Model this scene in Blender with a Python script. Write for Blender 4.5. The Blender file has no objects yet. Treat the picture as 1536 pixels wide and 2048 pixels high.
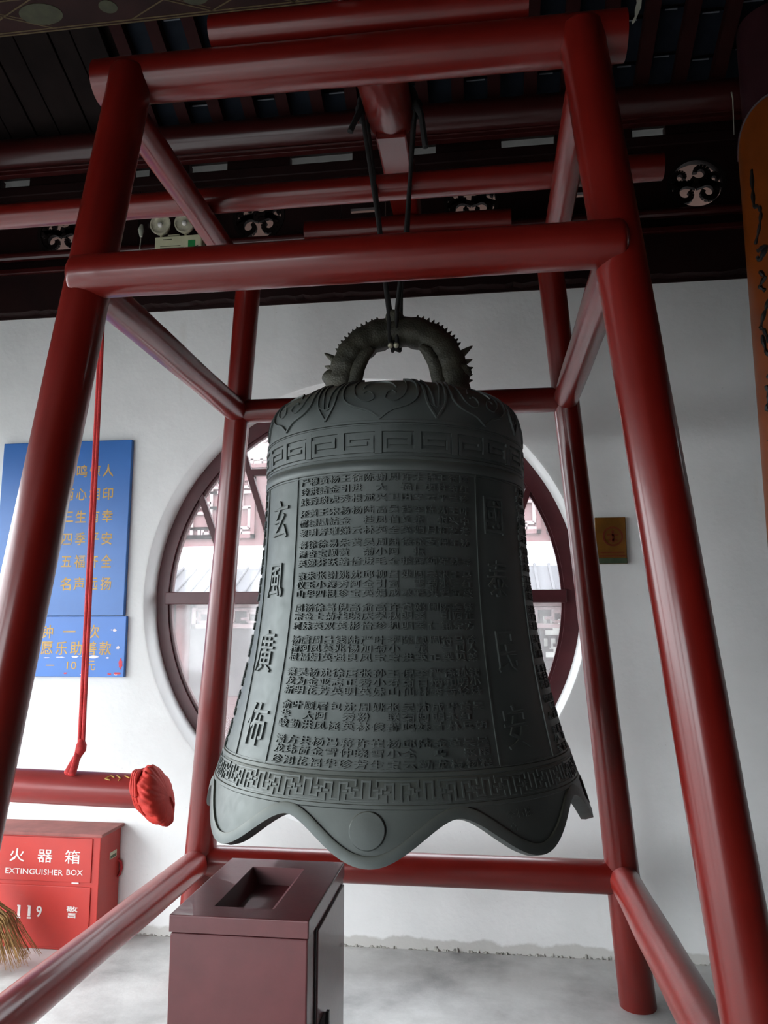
import bpy, bmesh, math, random
from math import sin, cos, pi, radians as R_, sqrt, hypot, atan2
from mathutils import Vector as V, Matrix

SC = bpy.context.scene
COL = SC.collection
random.seed(7)

# ------------------------------------------------------------------ camera
YAW, PITCH, ROLL = 0.1305, 0.1504, -0.0008
cd = bpy.data.cameras.new('camera'); cam = bpy.data.objects.new('camera', cd); COL.objects.link(cam)
cd.sensor_fit = 'HORIZONTAL'; cd.sensor_width = 36.0; cd.lens = 36.0 * 1532.25 / 1536.0
cd.clip_start = 0.02; cd.clip_end = 200
_f = V((-sin(YAW) * cos(PITCH), cos(YAW) * cos(PITCH), sin(PITCH)))
_r0 = V((cos(YAW), sin(YAW), 0)); _u0 = _r0.cross(_f)
_r = _r0 * cos(ROLL) + _u0 * sin(ROLL); _u = _u0 * cos(ROLL) - _r0 * sin(ROLL)
cam.matrix_world = Matrix(((_r.x, _u.x, -_f.x, 0), (_r.y, _u.y, -_f.y, 0), (_r.z, _u.z, -_f.z, 1.5), (0, 0, 0, 1)))
SC.camera = cam

# ------------------------------------------------------------------ sky, exposure
w = bpy.data.worlds.new('overcast_sky'); SC.world = w; w.use_nodes = True
bg = w.node_tree.nodes['Background']
bg.inputs['Color'].default_value = (0.90, 0.96, 1.0, 1); bg.inputs['Strength'].default_value = 4.0
SC.view_settings.view_transform = 'Standard'; SC.view_settings.look = 'None'
SC.view_settings.gamma = 1.0; SC.view_settings.use_curve_mapping = False
SC.view_settings.exposure = 1.30

# ------------------------------------------------------------------ materials
def newmat(name):
    m = bpy.data.materials.new(name); m.use_nodes = True
    nt = m.node_tree; b = nt.nodes['Principled BSDF']
    return m, nt, b
def nd(nt, typ, **kw):
    n = nt.nodes.new(typ)
    for k, v in kw.items():
        if k in ('inp',):
            for i, x in v.items(): n.inputs[i].default_value = x
        else: setattr(n, k, v)
    return n
def ramp(nt, src, stops):
    r = nt.nodes.new('ShaderNodeValToRGB'); e = r.color_ramp.elements
    while len(e) < len(stops): e.new(0.5)
    for i, (p, c) in enumerate(stops):
        e[i].position = p; e[i].color = (*c, 1) if len(c) == 3 else c
    nt.links.new(src, r.inputs[0]); return r.outputs[0]
def coords(nt, kind='Object', scale=(1, 1, 1)):
    tc = nt.nodes.new('ShaderNodeTexCoord'); mp = nt.nodes.new('ShaderNodeMapping')
    mp.inputs['Scale'].default_value = scale
    nt.links.new(tc.outputs[kind], mp.inputs['Vector']); return mp.outputs[0]
def noise(nt, vec, scale, detail=4, rough=0.55):
    n = nt.nodes.new('ShaderNodeTexNoise'); n.inputs['Scale'].default_value = scale
    n.inputs['Detail'].default_value = detail; n.inputs['Roughness'].default_value = rough
    nt.links.new(vec, n.inputs['Vector']); return n.outputs['Fac']
def bump(nt, b, h, strength, dist=0.002):
    n = nt.nodes.new('ShaderNodeBump'); n.inputs['Strength'].default_value = strength; n.inputs['Distance'].default_value = dist
    nt.links.new(h, n.inputs['Height']); nt.links.new(n.outputs[0], b.inputs['Normal'])
def mixc(nt, fac, a, b_, blend='MIX'):
    m = nt.nodes.new('ShaderNodeMix'); m.data_type = 'RGBA'; m.blend_type = blend
    if isinstance(fac, (int, float)): m.inputs[0].default_value = fac
    else: nt.links.new(fac, m.inputs[0])
    for i, x in ((6, a), (7, b_)):
        if isinstance(x, tuple): m.inputs[i].default_value = (*x, 1)
        else: nt.links.new(x, m.inputs[i])
    return m.outputs[2]
def math_(nt, op, a, b_=0.0):
    m = nt.nodes.new('ShaderNodeMath'); m.operation = op
    for i, x in ((0, a), (1, b_)):
        if isinstance(x, (int, float)): m.inputs[i].default_value = x
        else: nt.links.new(x, m.inputs[i])
    return m.outputs[0]

def plain(name, col, rough=0.6, var=0.15, scale=8, bs=0.1, metal=0.0, spec=0.5, coat=0.0):
    m, nt, b = newmat(name); vec = coords(nt)
    f = noise(nt, vec, scale, 5)
    c1 = tuple(min(1, x * (1 - var)) for x in col); c2 = tuple(min(1, x * (1 + var)) for x in col)
    nt.links.new(ramp(nt, f, [(0.3, c1), (0.7, c2)]), b.inputs['Base Color'])
    b.inputs['Roughness'].default_value = rough; b.inputs['Metallic'].default_value = metal
    b.inputs['Specular IOR Level'].default_value = spec; b.inputs['Coat Weight'].default_value = coat
    if bs: bump(nt, b, noise(nt, vec, scale * 6, 4), bs)
    return m

def lacquer(name, col, rough=0.3, dust=0.0, coat=0.5, worn=0.5):
    """glossy brushed red paint on round timber; u runs round, v along the timber"""
    m, nt, b = newmat(name)
    uv = coords(nt, 'UV', (1, 1, 1)); uvs = coords(nt, 'UV', (26, 2.2, 1)); ob = coords(nt)
    streak = noise(nt, uvs, 1.0, 6, 0.6); big = noise(nt, ob, 3.0, 4)
    c1 = tuple(x * 0.72 for x in col); c2 = tuple(min(1, x * 1.22) for x in col)
    c = ramp(nt, math_(nt, 'ADD', math_(nt, 'MULTIPLY', streak, 0.5), math_(nt, 'MULTIPLY', big, 0.5)), [(0.32, c1), (0.68, c2)])
    # rare chips showing pale filler
    chip = ramp(nt, noise(nt, coords(nt, 'UV', (70, 45, 1)), 1.0, 3, 0.5), [(0.80 - 0.02 * worn, (0, 0, 0)), (0.82, (1, 1, 1))])
    c = mixc(nt, math_(nt, 'MULTIPLY', chip, 0.22), c, (0.42, 0.24, 0.20))
    if dust:
        g = nt.nodes.new('ShaderNodeNewGeometry'); sx = nt.nodes.new('ShaderNodeSeparateXYZ'); nt.links.new(g.outputs['Normal'], sx.inputs[0])
        up = ramp(nt, sx.outputs['Z'], [(0.25, (0, 0, 0)), (0.85, (1, 1, 1))])
        patch = ramp(nt, noise(nt, coords(nt, 'UV', (9, 3, 1)), 1.0, 6, 0.65), [(0.28, (0.25, 0.25, 0.25)), (0.62, (1, 1, 1))])
        fac = math_(nt, 'MULTIPLY', math_(nt, 'MULTIPLY', up, patch), dust)
        c = mixc(nt, fac, c, (0.36, 0.24, 0.24))
        nt.links.new(math_(nt, 'ADD', math_(nt, 'MULTIPLY', fac, 0.28), rough), b.inputs['Roughness'])
    else:
        rr = math_(nt, 'ADD', math_(nt, 'MULTIPLY', big, 0.18), rough - 0.09)
        nt.links.new(rr, b.inputs['Roughness'])
    nt.links.new(c, b.inputs['Base Color'])
    b.inputs['Specular IOR Level'].default_value = 0.35; b.inputs['Coat Weight'].default_value = coat; b.inputs['Coat Roughness'].default_value = 0.16
    bump(nt, b, math_(nt, 'ADD', streak, math_(nt, 'MULTIPLY', noise(nt, ob, 45, 3), 0.5)), 0.22, 0.003)
    return m

RED = (0.138, 0.0062, 0.0038)
M_POST = lacquer('red_lacquer', RED, 0.34, coat=0.45)
M_RAIL = lacquer('red_lacquer_rail', (0.150, 0.008, 0.006), 0.33, dust=0.22)
M_LOWRAIL = lacquer('dusty_red_lacquer', (0.25, 0.013, 0.008), 0.30, dust=0.10, coat=0.22, worn=1.4)
M_LOG = lacquer('striker_lacquer', (0.25, 0.013, 0.010), 0.38, dust=0.12, coat=0.22, worn=2.0)
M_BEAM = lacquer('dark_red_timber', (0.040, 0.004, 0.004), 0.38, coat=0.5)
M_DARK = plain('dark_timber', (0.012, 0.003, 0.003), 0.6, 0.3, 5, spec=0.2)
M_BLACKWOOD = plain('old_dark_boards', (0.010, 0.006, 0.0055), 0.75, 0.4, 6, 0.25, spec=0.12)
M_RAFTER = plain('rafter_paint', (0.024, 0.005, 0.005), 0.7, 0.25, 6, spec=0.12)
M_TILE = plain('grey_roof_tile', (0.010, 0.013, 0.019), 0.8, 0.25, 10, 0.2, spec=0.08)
M_MORTAR = plain('pale_mortar', (0.14, 0.15, 0.17), 0.9, 0.1, 20)
M_PAINTED = None

def mat_bronze():
    m, nt, b = newmat('bronze_patina'); vec = coords(nt)
    f = noise(nt, vec, 5, 6); g = noise(nt, vec, 40, 4)
    c = ramp(nt, f, [(0.3, (0.058, 0.068, 0.064)), (0.55, (0.078, 0.088, 0.084)), (0.75, (0.100, 0.110, 0.104))])
    geo = nt.nodes.new('ShaderNodeNewGeometry'); sx = nt.nodes.new('ShaderNodeSeparateXYZ'); nt.links.new(geo.outputs['Normal'], sx.inputs[0])
    dust = math_(nt, 'MULTIPLY', ramp(nt, sx.outputs['Z'], [(0.25, (0, 0, 0)), (0.9, (1, 1, 1))]), 0.45)
    c = mixc(nt, dust, c, (0.17, 0.155, 0.10))
    nt.links.new(c, b.inputs['Base Color'])
    b.inputs['Metallic'].default_value = 0.45
    nt.links.new(math_(nt, 'ADD', math_(nt, 'MULTIPLY', g, 0.22), 0.38), b.inputs['Roughness'])
    bump(nt, b, math_(nt, 'ADD', math_(nt, 'MULTIPLY', f, 0.6), math_(nt, 'MULTIPLY', g, 0.4)), 0.25, 0.004)
    return m
M_BRONZE = mat_bronze()
def mat_scales():
    m, nt, b = newmat('bronze_dragon_scale'); vec = coords(nt)
    v = nt.nodes.new('ShaderNodeTexVoronoi'); v.inputs['Scale'].default_value = 150; nt.links.new(vec, v.inputs['Vector'])
    f = noise(nt, vec, 14, 4)
    nt.links.new(ramp(nt, f, [(0.3, (0.030, 0.030, 0.022)), (0.7, (0.070, 0.066, 0.046))]), b.inputs['Base Color'])
    b.inputs['Metallic'].default_value = 0.25; b.inputs['Roughness'].default_value = 0.6
    bump(nt, b, math_(nt, 'ADD', v.outputs['Distance'], f), 0.45, 0.003)
    return m
M_SCALE = mat_scales()

def mat_plaster():
    m, nt, b = newmat('white_lime_plaster'); vec = coords(nt)
    f = noise(nt, vec, 1.6, 6, 0.6); g = noise(nt, vec, 28, 5)
    c = ramp(nt, f, [(0.25, (0.70, 0.70, 0.69)), (0.6, (0.80, 0.80, 0.79)), (0.8, (0.84, 0.84, 0.83))])
    # dirt splashed along the foot of the wall and a few rusty runs
    sx = nt.nodes.new('ShaderNodeSeparateXYZ'); tc = nt.nodes.new('ShaderNodeTexCoord'); nt.links.new(tc.outputs['Object'], sx.inputs[0])
    low = ramp(nt, math_(nt, 'ADD', sx.outputs['Z'], math_(nt, 'MULTIPLY', noise(nt, vec, 7, 6), -0.085)), [(0.0, (1, 1, 1)), (0.012, (0, 0, 0))])
    c = mixc(nt, math_(nt, 'MULTIPLY', low, 0.55), c, (0.36, 0.34, 0.30))
    run = ramp(nt, noise(nt, coords(nt, 'Object', (5, 5, 0.8)), 1.3, 5), [(0.62, (0, 0, 0)), (0.80, (1, 1, 1))])
    c = mixc(nt, math_(nt, 'MULTIPLY', run, 0.28), c, (0.56, 0.50, 0.42))
    spot = ramp(nt, noise(nt, vec, 55, 2), [(0.73, (0, 0, 0)), (0.78, (1, 1, 1))])
    c = mixc(nt, math_(nt, 'MULTIPLY', spot, 0.25), c, (0.4, 0.38, 0.34))
    nt.links.new(c, b.inputs['Base Color']); b.inputs['Roughness'].default_value = 0.85
    b.inputs['Specular IOR Level'].default_value = 0.2
    bump(nt, b, math_(nt, 'ADD', g, math_(nt, 'MULTIPLY', noise(nt, vec, 6, 4), 1.5)), 0.3, 0.006)
    return m
M_PLASTER = mat_plaster()
def mat_concrete():
    m, nt, b = newmat('worn_concrete'); vec = coords(nt)
    f = noise(nt, vec, 2.2, 8, 0.62); g = noise(nt, vec, 60, 4)
    c = ramp(nt, f, [(0.30, (0.26, 0.258, 0.25)), (0.46, (0.46, 0.457, 0.445)), (0.62, (0.62, 0.617, 0.60))])
    w_ = ramp(nt, noise(nt, coords(nt, 'Object', (1.2, 2.5, 1)), 2.0, 7, 0.6), [(0.52, (0, 0, 0)), (0.70, (1, 1, 1))])
    c = mixc(nt, math_(nt, 'MULTIPLY', w_, 0.4), c, (0.62, 0.62, 0.60))
    nt.links.new(c, b.inputs['Base Color'])
    nt.links.new(math_(nt, 'ADD', math_(nt, 'MULTIPLY', f, 0.5), 0.28), b.inputs['Roughness'])
    bump(nt, b, math_(nt, 'ADD', g, f), 0.2, 0.004)
    return m
M_CONC = mat_concrete()

M_WINFRAME = plain('window_frame_paint', (0.075, 0.016, 0.020), 0.42, 0.2, 9)
M_BINRED = plain('maroon_sheet_steel', (0.128, 0.027, 0.030), 0.36, 0.10, 14, 0.12, coat=0.35)
M_BININ = plain('maroon_sheet_steel_inner', (0.13, 0.034, 0.038), 0.5, 0.1, 14, 0.1)
M_BLACK = plain('black_iron', (0.012, 0.012, 0.012), 0.5, 0.1, 20)
M_ROPE = plain('black_rope', (0.012, 0.011, 0.011), 0.85, 0.3, 90, 0.5)
M_CORD = plain('red_cord', (0.50, 0.022, 0.022), 0.7, 0.2, 120, 0.4)
M_CLOTH = plain('red_cloth', (0.50, 0.022, 0.011), 0.75, 0.15, 30, 0.25)
M_CLOTHD = plain('crimson_cloth', (0.34, 0.016, 0.022), 0.8, 0.15, 30, 0.25)
M_BLUE = plain('blue_sign_paint', (0.022, 0.125, 0.40), 0.35, 0.08, 4, 0.05)
M_BLUE2 = plain('blue_sign_paint_light', (0.022, 0.135, 0.46), 0.35, 0.08, 4, 0.05)
M_GOLD = plain('gold_lettering', (0.46, 0.27, 0.055), 0.5, 0.2, 20, 0)
M_WHITEINK = plain('white_lettering', (0.66, 0.63, 0.60), 0.6, 0.15, 60, 0)
M_PINK = plain('peeled_white', (0.70, 0.62, 0.62), 0.7, 0.1, 20, 0)
M_PEELRED = plain('peeled_red', (0.55, 0.04, 0.06), 0.7, 0.1, 20, 0)
def mat_firebox():
    m, nt, b = newmat('fire_red_sheet'); vec = coords(nt)
    f = noise(nt, vec, 4, 6); s = noise(nt, coords(nt, 'Object', (2, 2, 14)), 2.2, 6, 0.7)
    c = ramp(nt, f, [(0.3, (0.36, 0.016, 0.010)), (0.7, (0.47, 0.024, 0.014))])
    sc = ramp(nt, s, [(0.66, (0, 0, 0)), (0.72, (1, 1, 1))])
    c = mixc(nt, math_(nt, 'MULTIPLY', sc, 0.35), c, (0.28, 0.12, 0.09))
    nt.links.new(c, b.inputs['Base Color']); b.inputs['Roughness'].default_value = 0.45
    return m
M_FIRE = mat_firebox()
M_FIRETOP = plain('dusty_fire_red', (0.24, 0.07, 0.06), 0.7, 0.2, 12)
M_STICK = plain('pale_sticker', (0.50, 0.52, 0.36), 0.6, 0.1, 30, 0)
M_GREEN = plain('green_sticker', (0.015, 0.22, 0.06), 0.5, 0.1, 30, 0)
M_DKGREEN = plain('dark_print', (0.06, 0.09, 0.05), 0.6, 0.2, 30, 0)
M_CREAM = plain('cream_plastic', (0.56, 0.54, 0.36), 0.45, 0.08, 10, 0.05)
M_CHROME = plain('lamp_reflector', (0.60, 0.56, 0.42), 0.3, 0.15, 60, 0.05, metal=0.25)
M_AMBER = plain('amber_plaque', (0.20, 0.085, 0.012), 0.4, 0.3, 9, 0.1)
M_AMBERD = plain('plaque_print', (0.17, 0.028, 0.010), 0.5, 0.2, 20, 0)
M_ORANGE = plain('orange_lacquer', (0.22, 0.045, 0.004), 0.42, 0.15, 6, 0.1)
M_PINKEDGE = plain('board_edge', (0.30, 0.10, 0.07), 0.5, 0.2, 8, 0.1)
M_INK = plain('black_ink', (0.010, 0.009, 0.008), 0.5, 0.2, 20, 0)
M_STRAW = plain('broom_straw', (0.30, 0.17, 0.06), 0.8, 0.35, 25, 0)
M_BAMBOO = plain('bamboo_handle', (0.36, 0.24, 0.10), 0.5, 0.2, 10, 0)
M_PURPLE = plain('dark_column_paint', (0.040, 0.010, 0.014), 0.5, 0.2, 6)
M_YGREEN = plain('faded_green_paint', (0.030, 0.030, 0.012), 0.8, 0.3, 20, 0)
M_GOLDLINE = plain('gold_line_paint', (0.075, 0.052, 0.024), 0.7, 0.3, 40, 0, spec=0.2)
M_PBEAM = plain('painted_beam_ground', (0.018, 0.006, 0.005), 0.7, 0.3, 6, spec=0.15)
M_SCRAP = plain('pale_scrap', (0.42, 0.42, 0.34), 0.8, 0.1, 20, 0)
# courtyard
M_FACADE = plain('facade_red', (0.15, 0.068, 0.07), 0.6, 0.12, 3, 0)
M_FACADE2 = plain('facade_lattice', (0.34, 0.24, 0.24), 0.6, 0.1, 4, 0)
M_OWHITE = plain('whitewash', (0.82, 0.81, 0.80), 0.9, 0.05, 3, 0)
M_OGREY = plain('courtyard_tile', (0.11, 0.11, 0.12), 0.8, 0.2, 6, 0)
M_ODARK = plain('veranda_shade', (0.13, 0.112, 0.112), 0.8, 0.2, 4, 0)
M_BACKLIT = plain('backlit_pane', (0.85, 0.85, 0.80), 0.9, 0.03, 4, 0)  # white colour stands in for light coming through the lattices from behind
M_PAVE = plain('courtyard_paving', (0.20, 0.20, 0.195), 0.9, 0.12, 2, 0)
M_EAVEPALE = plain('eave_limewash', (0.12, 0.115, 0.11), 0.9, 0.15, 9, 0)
M_EAVE = plain('eave_board', (0.13, 0.062, 0.045), 0.7, 0.15, 6, 0)
def mat_glass():
    m = bpy.data.materials.new('glare_haze_glass'); m.use_nodes = True; nt = m.node_tree
    nt.nodes.remove(nt.nodes['Principled BSDF']); out = nt.nodes['Material Output']
    t = nt.nodes.new('ShaderNodeBsdfTransparent'); t.inputs[0].default_value = (0.95, 0.95, 0.96, 1)
    d = nt.nodes.new('ShaderNodeBsdfTranslucent'); d.inputs[0].default_value = (0.9, 0.88, 0.88, 1)  # whitish veil mixed into the panes, imitates glare haze from the bright courtyard
    g = nt.nodes.new('ShaderNodeBsdfGlossy'); g.inputs['Roughness'].default_value = 0.05
    vec = coords(nt); f = ramp(nt, noise(nt, vec, 6, 6), [(0.3, (0.05, 0.05, 0.05)), (0.7, (0.11, 0.11, 0.11))])
    a = nt.nodes.new('ShaderNodeMixShader'); nt.links.new(f, a.inputs[0]); nt.links.new(t.outputs[0], a.inputs[1]); nt.links.new(d.outputs[0], a.inputs[2])
    b = nt.nodes.new('ShaderNodeMixShader'); b.inputs[0].default_value = 0.03; nt.links.new(a.outputs[0], b.inputs[1]); nt.links.new(g.outputs[0], b.inputs[2])
    nt.links.new(b.outputs[0], out.inputs['Surface']); return m
M_GLASS = mat_glass()

# ------------------------------------------------------------------ mesh helpers
class MB:
    def __init__(s): s.v = []; s.f = []; s.uv = {}
    def add(s, vs, fs, uvs=None):
        o = len(s.v); s.v += [tuple(p) for p in vs]
        for i, f in enumerate(fs):
            if uvs: s.uv[len(s.f)] = uvs[i]
            s.f.append(tuple(o + j for j in f))
        return o
    def box(s, x0, x1, y0, y1, z0, z1, M=None):
        vs = [V((x, y, z)) for z in (z0, z1) for y in (y0, y1) for x in (x0, x1)]
        if M is not None: vs = [M @ p for p in vs]
        s.add(vs, [(0, 2, 3, 1), (4, 5, 7, 6), (0, 1, 5, 4), (2, 6, 7, 3), (0, 4, 6, 2), (1, 3, 7, 5)])
    def tube(s, pts, radii, n=24, caps='dd', wob=0.0, seed=0, squash=None):
        """swept round bar; caps: f flat, d domed, o open for start and end"""
        pts = [V(p) for p in pts]
        if not hasattr(radii, '__len__'): radii = [radii] * len(pts)
        rnd = random.Random(seed)
        P, Rr = [], []
        def dome(p, d, r, flip):
            out = []
            for k in range(1, 6):
                a = k / 5 * pi / 2
                out.append((p + d * (r * 0.45 * sin(a)), max(r * cos(a), r * 0.02)))
            return out[::-1] if flip else out
        T0 = (pts[0] - pts[1]).normalized(); T1 = (pts[-1] - pts[-2]).normalized()
        rings = list(zip(pts, radii))
        if caps[0] == 'd': rings = dome(pts[0], T0, radii[0], True) + rings
        if caps[1] == 'd': rings = rings + dome(pts[-1], T1, radii[-1], False)
        tan = []
        for i in range(len(rings)):
            a = rings[max(0, i - 1)][0]; b = rings[min(len(rings) - 1, i + 1)][0]
            tan.append((b - a).normalized())
        up = V((0, 0, 1)) if abs(tan[0].z) < 0.9 else V((1, 0, 0))
        N = (up - tan[0] * up.dot(tan[0])).normalized()
        base = len(s.v); L = 0; us = []
        ph = [rnd.uniform(0, 6.28) for _ in range(8)]
        for i, (p, r) in enumerate(rings):
            if i: L += (p - rings[i - 1][0]).length
            N = (N - tan[i] * N.dot(tan[i])).normalized(); B = tan[i].cross(N)
            for k in range(n):
                a = 2 * pi * k / n
                rr = r
                if wob: rr = r * (1 + wob * (sin(3 * a + ph[0] + L * 1.3) * 0.5 + sin(7 * a + ph[1] - L * 2) * 0.3 + sin(L * 6 + ph[2]) * 0.4 + 0.4 * sin(L * 11 + 2 * a + ph[3])))
                c_, s_ = cos(a), sin(a)
                if squash: c_ *= squash[0]; s_ *= squash[1]
                s.v.append(tuple(p + N * (rr * c_) + B * (rr * s_)))
            us.append(L)
        for i in range(len(rings) - 1):
            for k in range(n):
                k2 = (k + 1) % n
                s.uv[len(s.f)] = [(k / n * 0.4, us[i]), ((k + 1) / n * 0.4, us[i]), ((k + 1) / n * 0.4, us[i + 1]), (k / n * 0.4, us[i + 1])]
                s.f.append((base + i * n + k, base + i * n + k2, base + (i + 1) * n + k2, base + (i + 1) * n + k))
        if caps[0] != 'o': s.f.append(tuple(base + k for k in range(n))[::-1])
        if caps[1] != 'o': s.f.append(tuple(base + (len(rings) - 1) * n + k for k in range(n)))
    def build(s, name, mat, parent=None, smooth=False, bevel=0.0, angle=40):
        me = bpy.data.meshes.new(name); me.from_pydata(s.v, [], s.f)
        if s.uv:
            ul = me.uv_layers.new(name='UVMap')
            for fi, uvs in s.uv.items():
                p = me.polygons[fi]
                for j, li in enumerate(p.loop_indices): ul.data[li].uv = uvs[j % len(uvs)]
        for m in (mat if isinstance(mat, (list, tuple)) else [mat]): me.materials.append(m)
        bm = bmesh.new(); bm.from_mesh(me); bmesh.ops.recalc_face_normals(bm, faces=bm.faces); bm.to_mesh(me); bm.free()
        o = bpy.data.objects.new(name, me); COL.objects.link(o)
        if smooth:
            me.polygons.foreach_set('use_smooth', [True] * len(me.polygons))
            me.set_sharp_from_angle(angle=R_(angle))
        if parent is not None: attach(o, parent)
        if bevel:
            md = o.modifiers.new('edge', 'BEVEL'); md.width = bevel; md.segments = 2; md.limit_method = 'ANGLE'
        return o
def attach(o, parent):
    o.parent = parent
    if parent.type == 'EMPTY': o.matrix_parent_inverse = Matrix.Translation(-V(parent.location))
def tag(o, label=None, cat=None, group=None, kind=None):
    if label: o['label'] = label
    if cat: o['category'] = cat
    if group: o['group'] = group
    if kind: o['kind'] = kind
    return o
def thing(name, loc, label, cat, group=None, kind=None):
    o = bpy.data.objects.new(name, None); COL.objects.link(o); o.location = loc; o.empty_display_size = 0.1
    return tag(o, label, cat, group, kind)

_tcache = {}
def glyphs(body, ext=0.0, res=2, off=0.0):
    """flat or extruded letters as plain vertices and faces, one em = 1"""
    key = (body, ext, res, off)
    if key not in _tcache:
        c = bpy.data.curves.new('letters', 'FONT'); c.body = body; c.extrude = ext; c.resolution_u = res; c.offset = off
        o = bpy.data.objects.new('letters', c); COL.objects.link(o)
        me = bpy.data.meshes.new_from_object(o.evaluated_get(bpy.context.evaluated_depsgraph_get()))
        _tcache[key] = ([v.co.copy() for v in me.vertices], [tuple(p.vertices) for p in me.polygons])
        bpy.data.objects.remove(o); bpy.data.curves.remove(c); bpy.data.meshes.remove(me)
    return _tcache[key]
def put_text(mb, body, ctr, ax, ay, an, size, width=None, ext=0.02, off=0.0, depth=0.001):
    """letters centred on ctr; ax, ay in-plane axes, an outward normal"""
    vs, fs = glyphs(body, ext, 2, off)
    if not vs: return
    x0 = min(v.x for v in vs); x1 = max(v.x for v in vs); y0 = min(v.y for v in vs); y1 = max(v.y for v in vs)
    sx = size; 
    if width: sx = width / (x1 - x0)
    out = [ctr + ax * ((v.x - (x0 + x1) / 2) * sx) + ay * ((v.y - (y0 + y1) / 2) * size) + an * ((v.z / ext + 1) * 0.5 * depth) for v in vs]
    mb.add(out, fs)
def ring_plate(mb, c, r0, r1, y0, y1, n=96, a0=0.0, a1=2 * pi):
    """flat ring in the XZ plane, thick in Y"""
    full = abs(a1 - a0 - 2 * pi) < 1e-6; m = n if full else n + 1
    vs = []
    for i in range(m):
        a = a0 + (a1 - a0) * i / n
        for r in (r0, r1):
            for y in (y0, y1): vs.append((c[0] + r * cos(a), y, c[1] + r * sin(a)))
    fs = []
    for i in range(n):
        j = (i + 1) % m; A, B = i * 4, j * 4
        fs += [(A, A + 2, B + 2, B), (A + 1, B + 1, B + 3, A + 3), (A, B, B + 1, A + 1), (A + 2, A + 3, B + 3, B + 2)]
    if not full: fs += [(0, 1, 3, 2), (4 * n, 4 * n + 2, 4 * n + 3, 4 * n + 1)]
    mb.add(vs, fs)
def bar_xz(mb, p, q, wd, y0, y1):
    """straight bar in the XZ plane, thick in Y"""
    p = V((p[0], p[1])); q = V((q[0], q[1])); d = (q - p).normalized(); n = V((-d.y, d.x)) * wd / 2
    cs = [p - n, q - n, q + n, p + n]
    vs = [(c.x, y, c.y) for y in (y0, y1) for c in cs]
    mb.add(vs, [(0, 1, 2, 3), (7, 6, 5, 4), (0, 4, 5, 1), (1, 5, 6, 2), (2, 6, 7, 3), (3, 7, 4, 0)])

# ------------------------------------------------------------------ room shell
WY = 3.87; WTOP = 3.27
mb = MB(); mb.box(-3.75, 6.0, -3.2, WY + 0.2, -0.2, 0.0)
tag(mb.build('floor', M_CONC), 'grey worn concrete floor under the bell frame', 'floor', kind='structure')

# back wall with the round opening
HC = (-0.645, 1.665)
def wall_with_hole():
    mb = MB(); N = 128; X0, X1, Z0, Z1 = -3.75, 6.0, -0.6, WTOP
    rings = [(1.157, WY), (1.147, WY + 0.004), (1.138, WY + 0.016), (1.128, WY + 0.06), (1.122, WY + 0.115), (1.122, WY + 0.2)]
    vs = []
    for r, y in rings:
        for i in range(N):
            a = 2 * pi * i / N
            vs.append((HC[0] + r * cos(a), y, HC[1] + r * sin(a)))
    fs = []
    for k in range(len(rings) - 1):
        for i in range(N):
            j = (i + 1) % N; fs.append((k * N + i, k * N + j, (k + 1) * N + j, (k + 1) * N + i))
    def edge_pt(a):
        c, s = cos(a), sin(a); t = 1e9
        if c > 1e-9: t = min(t, (X1 - HC[0]) / c)
        if c < -1e-9: t = min(t, (X0 - HC[0]) / c)
        if s > 1e-9: t = min(t, (Z1 - HC[1]) / s)
        if s < -1e-9: t = min(t, (Z0 - HC[1]) / s)
        return (HC[0] + t * c, HC[1] + t * s)
    for y, k in ((WY, 0), (WY + 0.2, len(rings) - 1)):
        o = len(vs)
        for i in range(N):
            p = edge_pt(2 * pi * i / N); vs.append((p[0], y, p[1]))
        corners = [(X1, Z1), (X0, Z1), (X0, Z0), (X1, Z0)]
        for i in range(N):
            j = (i + 1) % N
            fs.append((k * N + i, k * N + j, o + j, o + i))
            for cx_, cz_ in corners:
                a = atan2(cz_ - HC[1], cx_ - HC[0]) % (2 * pi)
                if 2 * pi * i / N < a < 2 * pi * (i + 1) / N:
                    vs.append((cx_, y, cz_)); fs.append((o + i, o + j, len(vs) - 1))
    mb.add(vs, fs)
    # outer rim
    mb.box(X0 - 0.01, X0, WY, WY + 0.2, Z0, Z1); mb.box(X1, X1 + 0.01, WY, WY + 0.2, Z0, Z1)
    return mb.build('wall_back', M_PLASTER, smooth=True, angle=30)
tag(wall_with_hole(), 'white plaster wall with a large round window opening behind the bell', 'wall', kind='structure')

wb = bpy.data.objects['wall_back']; mb = MB(); rr = random.Random(77)
for i in range(420):
    x = rr.uniform(-3.0, 1.6); h = abs(rr.gauss(0, 0.005)) + 0.001; wd = rr.uniform(0.004, 0.016); dp = rr.uniform(0.003, 0.010)
    if -2.86 < x < -1.80: continue
    if 0.2 < x < 0.55 or -0.3 < x < -0.1: h *= 1.8
    ps = [(x + wd * cos(a) * rr.uniform(.6, 1), WY - abs(dp * sin(a)), 0) for a in (0.0, 0.8, 1.6, 2.4, 3.14)]
    vs = ps + [(x + (p[0] - x) * .55, WY - (WY - p[1]) * .5, h * rr.uniform(.6, 1.1)) for p in ps]
    mb.add(vs, [(k, (k + 1) % 5, 5 + (k + 1) % 5, 5 + k) for k in range(5)] + [(5, 6, 7, 8, 9)])
mb.build('plaster_crumb', plain('crumbled_plaster', (0.34, 0.33, 0.30), 0.9, 0.4, 40, 0.3), wb)['kind'] = 'stuff'
mb = MB()
for i in range(20): mb.box(5.75, 5.80, -3.2 + i * 0.354, -3.2 + i * 0.354 + 0.346, 0.0, 3.3)
mb.box(5.79, 5.86, -3.2, WY, 0, 6.5)
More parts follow.
